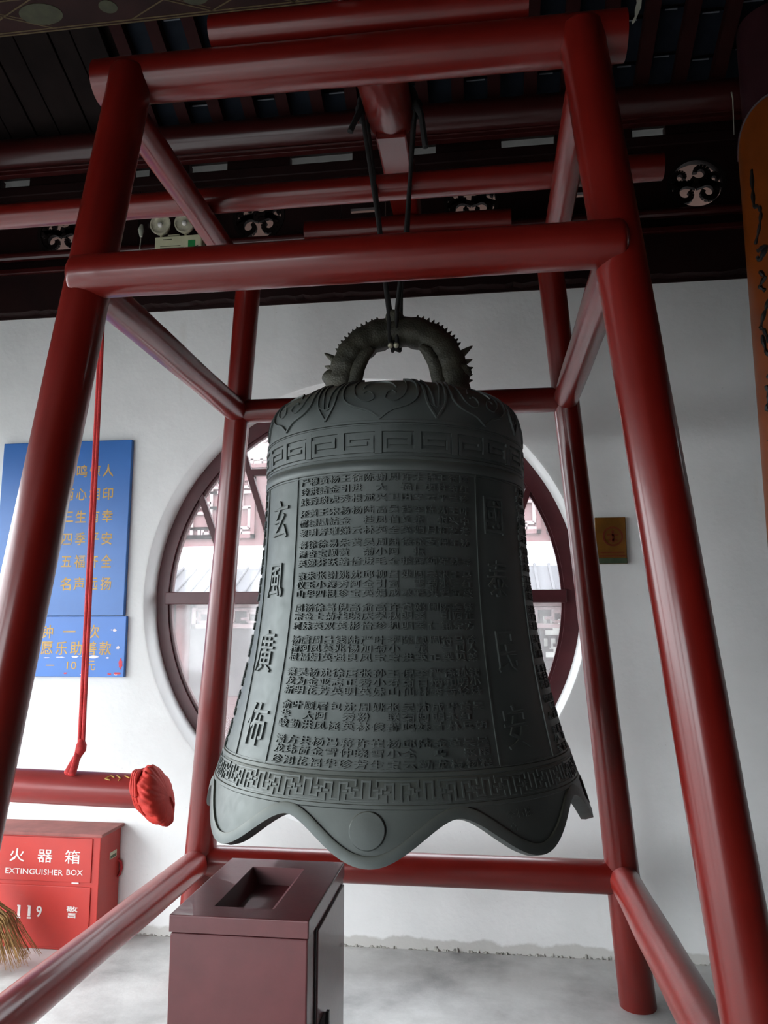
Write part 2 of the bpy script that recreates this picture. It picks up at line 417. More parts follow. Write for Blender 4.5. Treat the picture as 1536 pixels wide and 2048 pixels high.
tag(mb.build('wall_right', M_BLACKWOOD, bevel=0.004), 'dark plank partition closing the hall beyond the orange column', 'wall', kind='structure')
mb = MB(); mb.box(-3.75, 6.0, -3.3, -3.2, 2.35, 6.5); mb.box(-1.35, 6.0, -3.3, -3.2, 0, 2.7); mb.box(-3.75, -3.5, -3.3, -3.2, 0, 2.7)
tag(mb.build('wall_front', M_BLACKWOOD), 'dark timber wall behind the viewer with a wide doorway', 'wall', kind='structure')
mb = MB(); mb.box(-3.75, -3.65, -3.2, WY, 2.50, 6.5)
for y in (-3.1, -0.9): mb.tube([(-3.7, y, 0), (-3.7, y, 2.8)], 0.12, 16, 'ff')
tag(mb.build('wall_left', M_DARK), 'open colonnade side of the hall with dark timber above', 'wall', kind='structure')

# ------------------------------------------------------------------ roof over the hall
SL = 0.466
def roofz(y): return 4.285 + (3.75 - y) * SL
ceil = thing('ceiling', (0, 3.0, 4.6), 'dark sloping tiled roof on red rafters above the bell frame', 'ceiling', kind='structure')
def sloped(mb, x0, x1, y0, y1, dz0, dz1):
    vs = []
    for dz in (dz0, dz1):
        for y in (y0, y1):
            for x in (x0, x1): vs.append((x, y, roofz(y) + dz))
    mb.add(vs, [(0, 2, 3, 1), (4, 5, 7, 6), (0, 1, 5, 4), (2, 6, 7, 3), (0, 4, 6, 2), (1, 3, 7, 5)])
YR = 0.6      # ridge
mb = MB(); sloped(mb, -5.1, 6.2, YR, 5.0, 0.11, 0.16)
zr = roofz(YR)
mb.add([(-5.1, YR, zr + .11), (6.2, YR, zr + .11), (6.2, -4.0, zr - 2.1), (-5.1, -4.0, zr - 2.1), (-5.1, YR, zr + .16), (6.2, YR, zr + .16), (6.2, -4.0, zr - 2.05), (-5.1, -4.0, zr - 2.05)],
       [(0, 1, 2, 3), (7, 6, 5, 4), (0, 4, 5, 1), (1, 5, 6, 2), (2, 6, 7, 3), (3, 7, 4, 0)])
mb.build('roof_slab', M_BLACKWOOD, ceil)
rx = [-1.80 + 0.190 * i for i in range(28)]
me0 = None
for x in rx:
    if me0 is None:
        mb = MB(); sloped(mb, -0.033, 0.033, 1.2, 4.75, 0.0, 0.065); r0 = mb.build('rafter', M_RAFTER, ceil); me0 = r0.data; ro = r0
    else:
        ro = r0.copy(); COL.objects.link(ro)
    ro.location = (x, 0, 0)
# flat clay tiles laid on the rafters: each one seen from below in the gaps, with a pale mortar lip
mb = MB(); A = V((0, 1, -SL)).normalized(); NN = V((0, SL, 1)).normalized()
tile_me = None
for i in range(len(rx) - 1):
    xm = (rx[i] + rx[i + 1]) / 2
    for k in range(9):
        y = 4.05 - k * 0.20 + (0.03 if i % 2 else 0)
        if tile_me is None:
            mb = MB(); hw = 0.094
            vs = []
            for n_ in (0.066, 0.082):
                for t in (0.0, 0.205):
                    for x in (-hw, hw): vs.append(V((x, 0, 0)) + A * t + NN * (n_ + t * 0.03))
            mb.add(vs, [(0, 2, 3, 1), (4, 5, 7, 6), (0, 1, 5, 4), (2, 6, 7, 3), (0, 4, 6, 2), (1, 3, 7, 5)])
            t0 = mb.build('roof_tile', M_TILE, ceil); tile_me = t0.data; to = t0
        else:
            to = t0.copy(); COL.objects.link(to)
        to.location = (xm, y, roofz(y))
# mortar fillets between tile courses
mb = MB(); rr = random.Random(3)
for i in range(len(rx) - 1):
    xm = (rx[i] + rx[i + 1]) / 2
    for k in range(9):
        y = 4.05 - k * 0.20 + (0.03 if i % 2 else 0)
        a = rr.uniform(0.02, 0.055); b_ = rr.uniform(0.02, 0.055)
        p = V((0, y, roofz(y))) + NN * 0.064
        vs = [p + V((xm - a, 0, 0)), p + V((xm + b_, 0, 0)), p + V((xm + b_, 0, 0)) + A * 0.007, p + V((xm - a, 0, 0)) + A * 0.006]
        vs += [v + NN * 0.008 for v in vs]
        mb.add(vs, [(0, 1, 2, 3), (7, 6, 5, 4), (0, 4, 5, 1), (1, 5, 6, 2), (2, 6, 7, 3), (3, 7, 4, 0)])
o = mb.build('mortar_lip', M_MORTAR, ceil); o['kind'] = 'stuff'
# boarded bay at the left of the rafters
xb = -1.90
b0 = None
for i in range(14):
    wd = (0.16, 0.12, 0.19, 0.14)[i % 4]
    mb = MB(); sloped(mb, xb - wd + 0.008, xb, 1.2, 4.2, 0.02 + 0.004 * (i % 2), 0.06)
    mb.build('roof_board', M_BLACKWOOD, ceil, bevel=0.003); xb -= wd

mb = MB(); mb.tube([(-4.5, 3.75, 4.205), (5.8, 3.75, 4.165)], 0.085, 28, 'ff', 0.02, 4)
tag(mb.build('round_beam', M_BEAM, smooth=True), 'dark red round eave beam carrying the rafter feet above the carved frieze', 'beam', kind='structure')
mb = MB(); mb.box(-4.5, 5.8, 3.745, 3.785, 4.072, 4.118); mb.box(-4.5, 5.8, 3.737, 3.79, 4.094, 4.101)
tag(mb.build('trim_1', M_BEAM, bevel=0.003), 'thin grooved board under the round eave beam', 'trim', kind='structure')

# painted cross beam, upper corner
pb = thing('painted_beam', (-1.5, 2.41, 3.81), 'large dark beam with faded gold lines and green medallions painted below', 'beam', kind='structure')
mb = MB(); mb.box(-4.5, 5.8, 2.30, 2.50, 3.81, 4.15); mb.build('beam_body', M_PBEAM, pb, bevel=0.012)
mb = MB()
for y in (2.315, 2.33, 2.475, 2.487): mb.box(-4.5, 5.8, y - 0.0025, y + 0.0025, 3.8085, 3.8105)
def lineb(p, q, wd=0.005):
    p = V(p); q = V(q); d = (q - p).normalized(); n = V((-d.y, d.x)) * wd / 2
    vs = [(c.x, c.y, z) for z in (3.8085, 3.8105) for c in (p - n, q - n, q + n, p + n)]
    mb.add(vs, [(3, 2, 1, 0), (4, 5, 6, 7), (0, 1, 5, 4), (1, 2, 6, 5), (2, 3, 7, 6), (3, 0, 4, 7)])
for x0 in [-2.9 + i * 0.32 for i in range(10)]:
    if -1.75 < x0 < -1.55: continue
    lineb((x0, 2.33), (x0 + 0.16, 2.40)); lineb((x0 + 0.16, 2.40), (x0, 2.475)); lineb((x0 + 0.02, 2.33), (x0 + 0.19, 2.40), 0.003)
    lineb((x0 + 0.32, 2.33), (x0 + 0.16, 2.40)); lineb((x0 + 0.16, 2.40), (x0 + 0.32, 2.475)); lineb((x0 + 0.19, 2.40), (x0 + 0.32, 2.46), 0.003)
mb.build('painted_line', M_GOLDLINE, pb)
for (x, rx_, ry_) in ((-1.63, 0.085, 0.05), (-1.36, 0.035, 0.03), (-1.02, 0.05, 0.035), (-0.7, 0.035, 0.03), (-2.2, 0.08, 0.05)):
    mb = MB(); vs = []
    for z in (3.8082, 3.8105):
        for k in range(24): vs.append((x + rx_ * cos(k * pi / 12), 2.405 + ry_ * sin(k * pi / 12), z))
    mb.add(vs, [tuple(range(24))[::-1], tuple(range(24, 48))] + [(k, (k + 1) % 24, 24 + (k + 1) % 24, 24 + k) for k in range(24)])
    mb.build('painted_medallion', M_YGREEN, pb)

# lintel beam with a ragged paint line against the plaster
mb = MB(); rr = random.Random(5); n = 240; vs = []
for i in range(n + 1):
    x = -4.5 + 10.3 * i / n; zb = 3.268 + rr.uniform(-0.007, 0.006)
    vs += [(x, 3.80, zb), (x, 3.80, 3.485), (x, 3.868, 3.485), (x, 3.868, zb)]
fs = []
for i in range(n):
    a = i * 4; b_ = a + 4
    fs += [(a, b_, b_ + 1, a + 1), (a + 1, b_ + 1, b_ + 2, a + 2), (a + 2, b_ + 2, b_ + 3, a + 3), (a + 3, b_ + 3, b_, a)]
fs += [(0, 1, 2, 3), (4 * n, 4 * n + 3, 4 * n + 2, 4 * n + 1)]
mb.add(vs, fs); mb.box(-4.5, 5.8, 3.86, 4.07, 3.25, 3.50)
tag(mb.build('lintel_beam', M_DARK), 'dark red timber lintel along the top of the white wall', 'beam', kind='structure')
mb = MB(); mb.box(-4.5, 5.8, 3.78, 3.87, 3.486, 3.515); mb.tube([(-4.5, 3.81, 3.60), (5.8, 3.81, 3.60)], 0.025, 12, 'ff')
tag(mb.build('trim_2', M_BEAM, bevel=0.004), 'narrow ledge and rounded batten above the dark lintel', 'trim', kind='structure')

# frieze boards with round carved openings
frieze = thing('trim_3', (-0.6, 3.88, 3.51), 'dark frieze of boards with round carved openings above the lintel', 'trim', kind='structure')
lat_c = [-3.58, -2.40, -1.22, -0.03, 1.14, 2.32, 3.50, 4.68]
def frieze_board(xc, x0, x1, zc, r, z0, z1, y0, y1):
    mb = MB(); N = 48; vs = []
    for y in (y0, y1):
        for i in range(N):
            a = 2 * pi * i / N + pi / 4
            vs.append((xc + r * cos(a), y, zc + r * sin(a)))
        for i in range(N):
            q = i / (N / 4); s_ = int(q); t = q - s_
            cs = [(x1, z1), (x0, z1), (x0, z0), (x1, z0)]
            p, q2 = cs[s_], cs[(s_ + 1) % 4]
            vs.append((p[0] + (q2[0] - p[0]) * t, y, p[1] + (q2[1] - p[1]) * t))
    fs = []
    for i in range(N):
        j = (i + 1) % N
        fs += [(i, j, N + j, N + i), (2 * N + i, 3 * N + i, 3 * N + j, 2 * N + j), (i, 2 * N + i, 2 * N + j, j), (N + i, N + j, 3 * N + j, 3 * N + i)]
    mb.add(vs, fs); return mb
for i, xc in enumerate(lat_c):
    zc = 3.785 + 0.012 * (xc + 1.2) / 2.4
    x0, x1 = xc - 0.47, xc + 0.47
    b_ = frieze_board(xc, x0, x1, zc, 0.142, 3.51, 4.03, 3.885, 3.915).build('frieze_board', M_DARK, frieze)
    mb = MB(); rr = random.Random(20 + i); y0, y1 = 3.888, 3.912
    ring_plate(mb, (xc, zc), 0.130, 0.150, 3.880, 3.92, 48)
    def scroll(cx_, cz_, r, a0, turn, wd):
        wd *= 1.45
        pts = []
        for k in range(15):
            t = k / 14; a = a0 + turn * t; q = r * (1 - 0.62 * t)
            pts.append((cx_ + q * cos(a), cz_ + q * sin(a)))
        for k in range(14): bar_xz(mb, pts[k], pts[k + 1], wd * (1 - 0.4 * k / 14) * 1.05, y0, y1)
    scroll(xc - 0.055, zc - 0.05, 0.062, rr.uniform(0.5, 1.2), 6.0, 0.024)
    scroll(xc + 0.055, zc - 0.045, 0.058, rr.uniform(1.8, 2.4), -6.0, 0.024)
    scroll(xc + 0.02, zc + 0.065, 0.056, rr.uniform(3.6, 4.4), 5.6, 0.024)
    scroll(xc - 0.075, zc + 0.045, 0.045, rr.uniform(4, 5), -5.4, 0.020)
    scroll(xc + 0.095, zc + 0.03, 0.035, rr.uniform(4, 5), -5, 0.018)
    pts = [(xc - 0.135, zc - 0.015 + rr.uniform(-.02, .02)), (xc - 0.07, zc + 0.015), (xc, zc - 0.012), (xc + 0.065, zc + 0.008), (xc + 0.135, zc - 0.02)]
    for k in range(4): bar_xz(mb, pts[k], pts[k + 1], 0.026, y0, y1)
    mb.build('carved_lattice', M_BLACKWOOD, b_)
# plain boards between the carved ones, each with a short gap
for i in range(len(lat_c) - 1):
    x0, x1 = lat_c[i] + 0.474, lat_c[i + 1] - 0.474; xm = (x0 + x1) / 2
    mb = MB(); mb.box(x0, x1, 3.887, 3.913, 3.51, 3.768); mb.box(x0, x1, 3.887, 3.913, 3.796, 4.03); mb.box(x0, x0 + 0.05, 3.887, 3.913, 3.768, 3.796); mb.box(x1 - 0.045, x1, 3.887, 3.913, 3.768, 3.796)
    mb.build('frieze_board', M_DARK, frieze)
# rail over the frieze and the bracket blocks that leave slots of daylight
mb = MB(); mb.box(-4.5, 5.8, 3.84, 3.93, 4.00, 4.062); mb.build('frieze_rail', M_DARK, frieze, bevel=0.006)
slots = [(-2.80, -2.61), (-1.975, -1.87), (-1.63, -1.405), (-1.04, -0.683), (-0.35, -0.22), (0.137, 0.42), (0.825, 0.993)]
prev = -4.5
for a, b_ in slots + [(5.8, 5.8)]:
    mb = MB(); mb.box(prev, a, 3.86, 3.92, 4.062, 4.14); mb.build('bracket_block', M_DARK, frieze, bevel=0.005); prev = b_
# boarded eave outside, lit from the courtyard
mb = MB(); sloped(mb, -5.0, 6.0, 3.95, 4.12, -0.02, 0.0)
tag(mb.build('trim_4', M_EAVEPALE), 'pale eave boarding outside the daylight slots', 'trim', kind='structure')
mb = MB(); sloped(mb, -5.0, 6.0, 4.12, 5.3, -0.02, 0.0)
tag(mb.build('trim_5', M_EAVE), 'reddish eave boarding seen through the carved openings', 'trim', kind='structure')

# ------------------------------------------------------------------ round window
WC = (-0.652, 1.655)
win = thing('window_1', (WC[0], 4.0, WC[1] - 1.1), 'round window with dark red frame and slanting glazing bars behind the bell', 'window', kind='structure')
mb = MB(); ring_plate(mb, WC, 1.052, 1.150, 3.985, 4.05, 128); fr = mb.build('window_frame', M_WINFRAME, win, smooth=True, angle=30)
mb = MB(); ring_plate(mb, WC, 1.036, 1.056, 4.0, 4.03, 128); mb.build('inner_bead', M_WINFRAME, fr, smooth=True, angle=30)
mb = MB(); bar_xz(mb, (WC[0] - 1.06, 1.660), (WC[0] + 1.06, 1.660), 0.066, 3.965, 4.035); mb.build('mullion', M_WINFRAME, win, bevel=0.004)
M = lambda x: 2 * WC[0] + 0.0 - x
for p, q in (((-1.575, 2.31), (-1.345, 1.69)), ((-1.375, 2.66), (-1.055, 1.69)),):
    for mir in (0, 1):
        a, b_ = (p, q) if not mir else ((M(p[0]), p[1]), (M(q[0]), q[1]))
        mb = MB(); bar_xz(mb, a, b_, 0.034, 3.990, 4.02); mb.build('glazing_bar', M_WINFRAME, win, bevel=0.003)
mb = MB(); bar_xz(mb, (-1.272, 2.345), (M(-1.272), 2.345), 0.036, 3.9885, 4.022); mb.build('glazing_bar', M_WINFRAME, win, bevel=0.003)
for (a0, a1) in ((0.0, pi), (pi, 2 * pi)):
    mb = MB(); n = 48; zc = 1.66 + (0.02 if a0 == 0 else -0.02)
    vs = []
    for y in (4.002, 4.006):
        for k in range(n + 1):
            a = a0 + (a1 - a0) * k / n; vs.append((WC[0] + 1.04 * cos(a), y, zc + 1.02 * sin(a)))
    mb.add(vs, [tuple(range(n + 1))[::-1], tuple(range(n + 1, 2 * n + 2))]); mb.build('glass_pane', M_GLASS, win)

# ------------------------------------------------------------------ bell frame
CX, CY, WF, DF, WT, DT, ZT, ZM, ZL, ZS = -0.3625, 2.5535, 0.9379, 0.8871, 0.6575, 0.5915, 3.1403, 2.4578, 0.4991, 3.0288
def post(sx, sy, z):
    t = z / ZT; return V((CX + sx * (WF + (WT - WF) * t), CY + sy * (DF + (DT - DF) * t), z))
frame = thing('bell_frame', (CX, CY, 0), 'red lacquered timber frame of four leaning posts holding the bronze bell', 'frame')
def along(a, b_, n): return [a + (b_ - a) * (i / n) for i in range(n + 1)]
for k, (sx, sy) in enumerate(((-1, -1), (1, -1), (-1, 1), (1, 1))):
    mb = MB(); pts = along(post(sx, sy, 0), post(sx, sy, 3.135), 24)
    rad = [0.0630] * 25 if sy < 0 else [0.072 - 0.017 * min(1, i / 14) for i in range(25)]
    mb.tube(pts, rad, 36, 'fd', 0.006, k); mb.build('post', M_POST, frame, smooth=True)
def rail(name, a, b_, r, mat, caps='ff', seed=0, n=16, wob=0.012):
    mb = MB(); mb.tube(along(V(a), V(b_), n), r, 32, caps, wob, seed); return mb.build(name, mat, frame, smooth=True)
# top beams and the short beams lying on them
oy = V((0, 0.026, 0))
rail('top_beam', V((-1.135, 1.962, 3.145)) + oy, V((0.418, 1.962, 3.135)) + oy, 0.067, M_POST, 'ff', 11)
rail('top_beam', V((-1.14, 3.145, 3.145)), V((0.42, 3.145, 3.135)), 0.062, M_POST, 'ff', 12)
rail('saddle_beam', V((-0.775, 1.975, 3.262)), V((0.155, 1.975, 3.255)), 0.052, M_POST, 'ff', 13)
rail('saddle_beam', V((-0.765, 3.145, 3.256)), V((0.144, 3.145, 3.25)), 0.050, M_POST, 'ff', 14)
# bell beam: round log with a squared tenon at its far end
rail('bell_beam', V((-0.345, 1.87, 3.395)), V((-0.312, 2.605, 3.395)), 0.088, M_POST, 'dd', 15, wob=0.02)
mb = MB(); Mt = Matrix.Translation((-0.312, 2.58, 3.375)); mb.box(-0.058, 0.058, 0, 0.68, -0.075, 0.045, Mt); mb.build('tenon', M_POST, frame, bevel=0.008)
# mid rails
f_ = V((0, -0.030, 0))
rail('mid_rail', post(-1, -1, ZM) + f_ + V((-0.012, 0, 0)), post(1, -1, ZM) + f_ + V((-0.005, 0, 0)), 0.060, M_POST, 'dd', 21)
rail('mid_rail', post(-1, 1, ZM), post(1, 1, ZM), 0.052, M_POST, 'ff', 22)
for s in (-1, 1):
    rail('side_rail', post(s, -1, ZM), post(s, 1, ZM), 0.052, M_RAIL, 'ff', 23 + s, wob=0.03)
    rail('top_side_rail', post(s, -1, ZS), post(s, 1, ZS), 0.047, M_RAIL, 'ff', 27 + s, wob=0.03)
    rail('low_side_rail', post(s, -1, ZL), post(s, 1, ZL) + V((0, 0.0, 0)), 0.059 if s < 0 else 0.061, M_LOWRAIL, 'ff', 31 + s, wob=0.03)
rail('low_rail', post(-1, 1, ZL), post(1, 1, ZL), 0.065, M_POST, 'ff', 35)
# long beam crossing the side rails, carrying the striking log
rail('striker_beam', V((-2.3, 2.615, 3.118)), V((0.655, 2.615, 3.120)), 0.047, M_POST, 'ff', 36, n=24)

# ------------------------------------------------------------------ bell
BX, BY = -0.297, 2.553
PR = [(2.272, 0.012), (2.271, 0.104), (2.269, 0.165), (2.266, 0.214), (2.261, 0.256), (2.254, 0.293), (2.246, 0.323), (2.237, 0.349), (2.226, 0.371), (2.214, 0.390), (2.199, 0.405), (2.180, 0.417), (2.158, 0.4235), (2.130, 0.427), (2.03, 0.428), (1.92, 0.4285),
      (1.75, 0.436), (1.59, 0.449), (1.43, 0.472), (1.276, 0.505), (1.17, 0.533), (1.083, 0.560), (1.0, 0.587), (0.92, 0.611), (0.80, 0.650)]
def rad(z):
    if z >= PR[0][0]: return PR[0][1]
    for i in range(len(PR) - 1):
        if PR[i][0] >= z >= PR[i + 1][0]:
            z0, r0 = PR[i]; z1, r1 = PR[i + 1]; t = (z - z0) / (z1 - z0)
            def m(k):
                a = PR[max(0, k - 1)]; b_ = PR[min(len(PR) - 1, k + 1)]; return (b_[1] - a[1]) / (b_[0] - a[0])
            if i < 3: return r0 + (r1 - r0) * t
            h = z1 - z0; t2 = t * t; t3 = t2 * t
            return (2 * t3 - 3 * t2 + 1) * r0 + (t3 - 2 * t2 + t) * h * m(i) + (-2 * t3 + 3 * t2) * r1 + (t3 - t2) * h * m(i + 1)
    return PR[-1][1]
def bn(z):
    """slope of the wall: outward normal as (radial, z)"""
    if z > 2.262: return (0.15, 0.989)
    d = (rad(z + 0.004) - rad(z - 0.004)) / 0.008
    l = hypot(1, d); return (1 / l, -d / l)
def BP(th, z, off=0.0):
    nr, nz = bn(z); r = rad(z) + off * nr
    return V((BX + r * sin(th), BY - r * cos(th), z + off * nz))
NL = 8
def edge(th):
    c = cos(NL * th)                              # +1 at lobe points
    s = (c + 1) / 2; s = s ** 0.85
    return 1.028 - 0.106 * s
bell = thing('bronze_bell', (BX, BY, 0.92), 'large dark bronze bell with raised names, fret bands and a scalloped rim', 'bell')
def bell_body():
    mb = MB(); N = 256
    zs = [2.2718, 2.271, 2.269, 2.266, 2.261, 2.254, 2.246, 2.237, 2.226, 2.214, 2.199, 2.180, 2.158, 2.135, 2.110]
    z = 2.09
    # mouldings: (z, extra radius)
    prof = [(q, 0) for q in zs] + [(2.094, 0), (2.0925, .004), (2.086, .004), (2.0845, .0), (1.986, .0), (1.9845, .004), (1.978, .0045), (1.976, .001),
            (1.972, .003), (1.962, .007), (1.950, .006), (1.9455, .004), (1.9445, .0)]
    q = 1.93
    while q > 1.14: prof.append((q, 0)); q -= 0.03
    prof += [(1.137, 0), (1.135, .004), (1.126, .005), (1.124, 0), (1.122, .001), (1.062, .001), (1.060, .005), (1.052, .005), (1.050, 0)]
    rings = []
    for (q, e) in prof:
        rings.append([BP(2 * pi * i / N, q, e) for i in range(N)])
    for k in range(1, 9):
        t = k / 8
        rings.append([BP(2 * pi * i / N, 1.050 + (edge(2 * pi * i / N) - 1.050) * t) for i in range(N)])
    th_ = 0.034
    inner = []
    for k in range(8, -1, -1):
        t = k / 8; 
        inner.append([BP(2 * pi * i / N, 1.050 + (edge(2 * pi * i / N) + 0.006 - 1.050) * t, -th_) for i in range(N)])
    for q in (1.0, ):
        pass
    for q in (1.12, 1.25, 1.45, 1.7, 1.95, 2.10, 2.16): inner.append([BP(2 * pi * i / N, q, -th_) for i in range(N)])
    inner.append([V((BX + 0.3 * sin(2 * pi * i / N), BY - 0.3 * cos(2 * pi * i / N), 2.215)) for i in range(N)])
    inner.append([V((BX + 0.01 * sin(2 * pi * i / N), BY - 0.01 * cos(2 * pi * i / N), 2.235)) for i in range(N)])
    allr = rings + inner
    vs = [p for r in allr for p in r]; fs = []
    for k in range(len(allr) - 1):
        for i in range(N):
            j = (i + 1) % N; fs.append((k * N + i, (k + 1) * N + i, (k + 1) * N + j, k * N + j))
    fs.append(tuple(range(N))); fs.append(tuple((len(allr) - 1) * N + i for i in range(N))[::-1])
    mb.add(vs, fs)
    return mb.build('bell_body', M_BRONZE, bell, smooth=True, angle=38)
body = bell_body()

def strip(mb, path, wd, h, close=False, base=-0.002, zmap=None):
    """raised rib along a path of (theta, z) on the bell wall"""
    pts = path + ([path[0]] if close else [])
    n = len(pts); P = [BP(t, z) for t, z in pts]; o = len(mb.v)
    for i, (t, z) in enumerate(pts):
        a = P[max(0, i - 1)]; b_ = P[min(n - 1, i + 1)]
        if close and i in (0, n - 1): a = P[n - 2]; b_ = P[1]
        T = (b_ - a).normalized(); nr, nz = bn(z); Nn = V((sin(t) * nr, -cos(t) * nr, nz)); S = T.cross(Nn).normalized()
        for (x, y) in ((-0.5, base), (-0.40, h), (0.40, h), (0.5, base)):
            mb.v.append(tuple(P[i] + S * (x * wd) + Nn * y))
    for i in range(n - 1):
        for k in range(3):
            mb.f.append((o + i * 4 + k, o + i * 4 + k + 1, o + i * 4 + 5 + k, o + i * 4 + 4 + k))
    if not close:
        mb.f.append((o, o + 3, o + 2, o + 1)); e = o + (n - 1) * 4; mb.f.append((e, e + 1, e + 2, e + 3))
def poly(mb, pts, wd, h, dens=3):
    """mitre-free fret: every leg is a straight rib lengthened by half its width"""
    for (a, b_) in zip(pts[:-1], pts[1:]):
        z = (a[1] + b_[1]) / 2; r = rad(z); dt, dz = b_[0] - a[0], b_[1] - a[1]; L = hypot(dt * r, dz)
        if L < 1e-6: continue
        e = wd * 0.45 / L; p = (a[0] - dt * e, a[1] - dz * e); q = (b_[0] + dt * e, b_[1] + dz * e)
        m = max(1, int(abs(dt) / 0.05)); 
        strip(mb, [(p[0] + (q[0] - p[0]) * i / m, p[1] + (q[1] - p[1]) * i / m) for i in range(m + 1)], wd, h)

# upper fret band: spirals in mirrored pairs
mb = MB(); NU = 24; du = 2 * pi / NU; th0 = R_(0.3)
up = [(0.34, .63), (.79, .63), (.79, .40), (.17, .40), (.17, .90), (.955, .90), (.955, .12), (.045, .12), (.045, .93)]
zt_, zb_ = 2.074, 1.995
for k in range(NU):
    pts = [((u if k % 2 == 0 else 1 - u), v) for u, v in up]
    poly(mb, [(th0 + (k + u) * du, zt_ + (zb_ - zt_) * v) for u, v in pts], 0.0128, 0.0060)
band = mb.build('upper_fret_band', M_BRONZE, bell)
mb = MB()
for z in (2.0815, 1.9895): strip(mb, [(2 * pi * i / 160, z) for i in range(160)], 0.004, 0.003, True)
mb.build('band_line', M_BRONZE, band)

# lower fret band: running key of interlocked hooks
mb = MB(); NU = 22; du = 2 * pi / NU; th0 = R_(-1.2)
half = [(-.19, .58), (-.19, .80), (-.065, .80), (-.065, .10), (.065, .10), (.065, .80), (.19, .80), (.19, .60)]
zt_, zb_ = 1.119, 1.066
def lb(k, u, v): return (th0 + (k + u) * du, zt_ + (zb_ - zt_) * v)
for k in range(NU):
    poly(mb, [lb(k, u, v) for u, v in half], 0.0058, 0.0046)
    poly(mb, [lb(k, u + .5, 1 - v) for u, v in half], 0.0058, 0.0046)
    for s in (0, 0.5):
        a = (.19, .60), (.25, .60), (.25, .40), (.31, .40)
        b_ = (.12, .46), (.19, .46), (.31, .54), (.38, .54)
        fl = (lambda v: v) if s == 0 else (lambda v: 1 - v)
        poly(mb, [lb(k, u + s, fl(v)) for u, v in a], 0.0056, 0.0046)
        poly(mb, [lb(k, .19 + s, fl(.46)), lb(k, .13 + s, fl(.46))], 0.0056, 0.0046)
        poly(mb, [lb(k, .31 + s, fl(.54)), lb(k, .37 + s, fl(.54))], 0.0056, 0.0046)
        # long ribs over and under the hooks
        poly(mb, [lb(k, .17 + s, fl(.05)), lb(k, .83 + s, fl(.05))], 0.0054, 0.0046)
    poly(mb, [lb(k, .17, .05), lb(k, .17, .28)], 0.0054, 0.0046); poly(mb, [lb(k, .83, .05), lb(k, .83, .28)], 0.0054, 0.0046)
    poly(mb, [lb(k, .67, .95), lb(k, .67, .72)], 0.0054, 0.0046); poly(mb, [lb(k, 1.33, .95), lb(k, 1.33, .72)], 0.0054, 0.0046)
mb.build('lower_fret_band', M_BRONZE, bell)

# scalloped rim: a raised bevelled border following the lobes
mb = MB(); n = 512; o = 0
vs = []
for i in range(n):
    t = 2 * pi * i / n; z = edge(t)
    dzdt = (edge(t + 1e-3) - edge(t - 1e-3)) / 2e-3 / 0.6
    wv = 0.027 * sqrt(1 + min(dzdt * dzdt, 1.6))
    for (dz, off) in ((0.004, -0.034), (0.0, -0.02), (0.0, 0.004), (wv * 0.85, 0.0075), (wv, 0.006), (wv * 1.02, -0.001)):
        vs.append(BP(t, z + dz, off))
mb.add(vs, [(i * 6 + k, ((i + 1) % n) * 6 + k, ((i + 1) % n) * 6 + k + 1, i * 6 + k + 1) for i in range(n) for k in range(5)])
mb.build('scalloped_rim', M_BRONZE, bell, smooth=True, angle=30)

# striking discs on alternate lobes
for a in (-0.35, 89.65, 179.65, 269.65):
    mb = MB(); t0 = R_(a); z0 = 1.0035; r = 0.0455; vs = []
    prof = [(1.0, -0.002), (1.0, 0.0055), (0.95, 0.0075), (0.6, 0.008), (0.01, 0.0085)]
    for (q, h) in prof:
        for k in range(40):
            x, y = q * r * cos(k * pi / 20), q * r * sin(k * pi / 20)
            z = z0 + y * 0.96; vs.append(BP(t0 + x / rad(z), z, h))
    mb.add(vs, [(j * 40 + k, j * 40 + (k + 1) % 40, (j + 1) * 40 + (k + 1) % 40, (j + 1) * 40 + k) for j in range(4) for k in range(40)] + [tuple(160 + k for k in range(40))])
    mb.build('striking_disc', M_BRONZE, bell, smooth=True, angle=30)

# panel borders
mb = MB()
for a0, a1 in ((-36.0, -34.3), (40.0, 37.2), (-62.6, -51.5), (70.5, 62.0), (-36.0 - 101, -34.3 - 101), (40 + 101, 37.2 + 101), (180, 180)):
    strip(mb, [(R_(a0 + (a1 - a0) * (i / 24) ** 1.3), 1.944 - (1.944 - 1.138) * i / 24) for i in range(25)], 0.0062, 0.0035)
for z in (1.940, 1.1405):
    strip(mb, [(2 * pi * i / 160, z) for i in range(160)], 0.0045, 0.003, True)
mb.build('panel_border', M_BRONZE, bell)

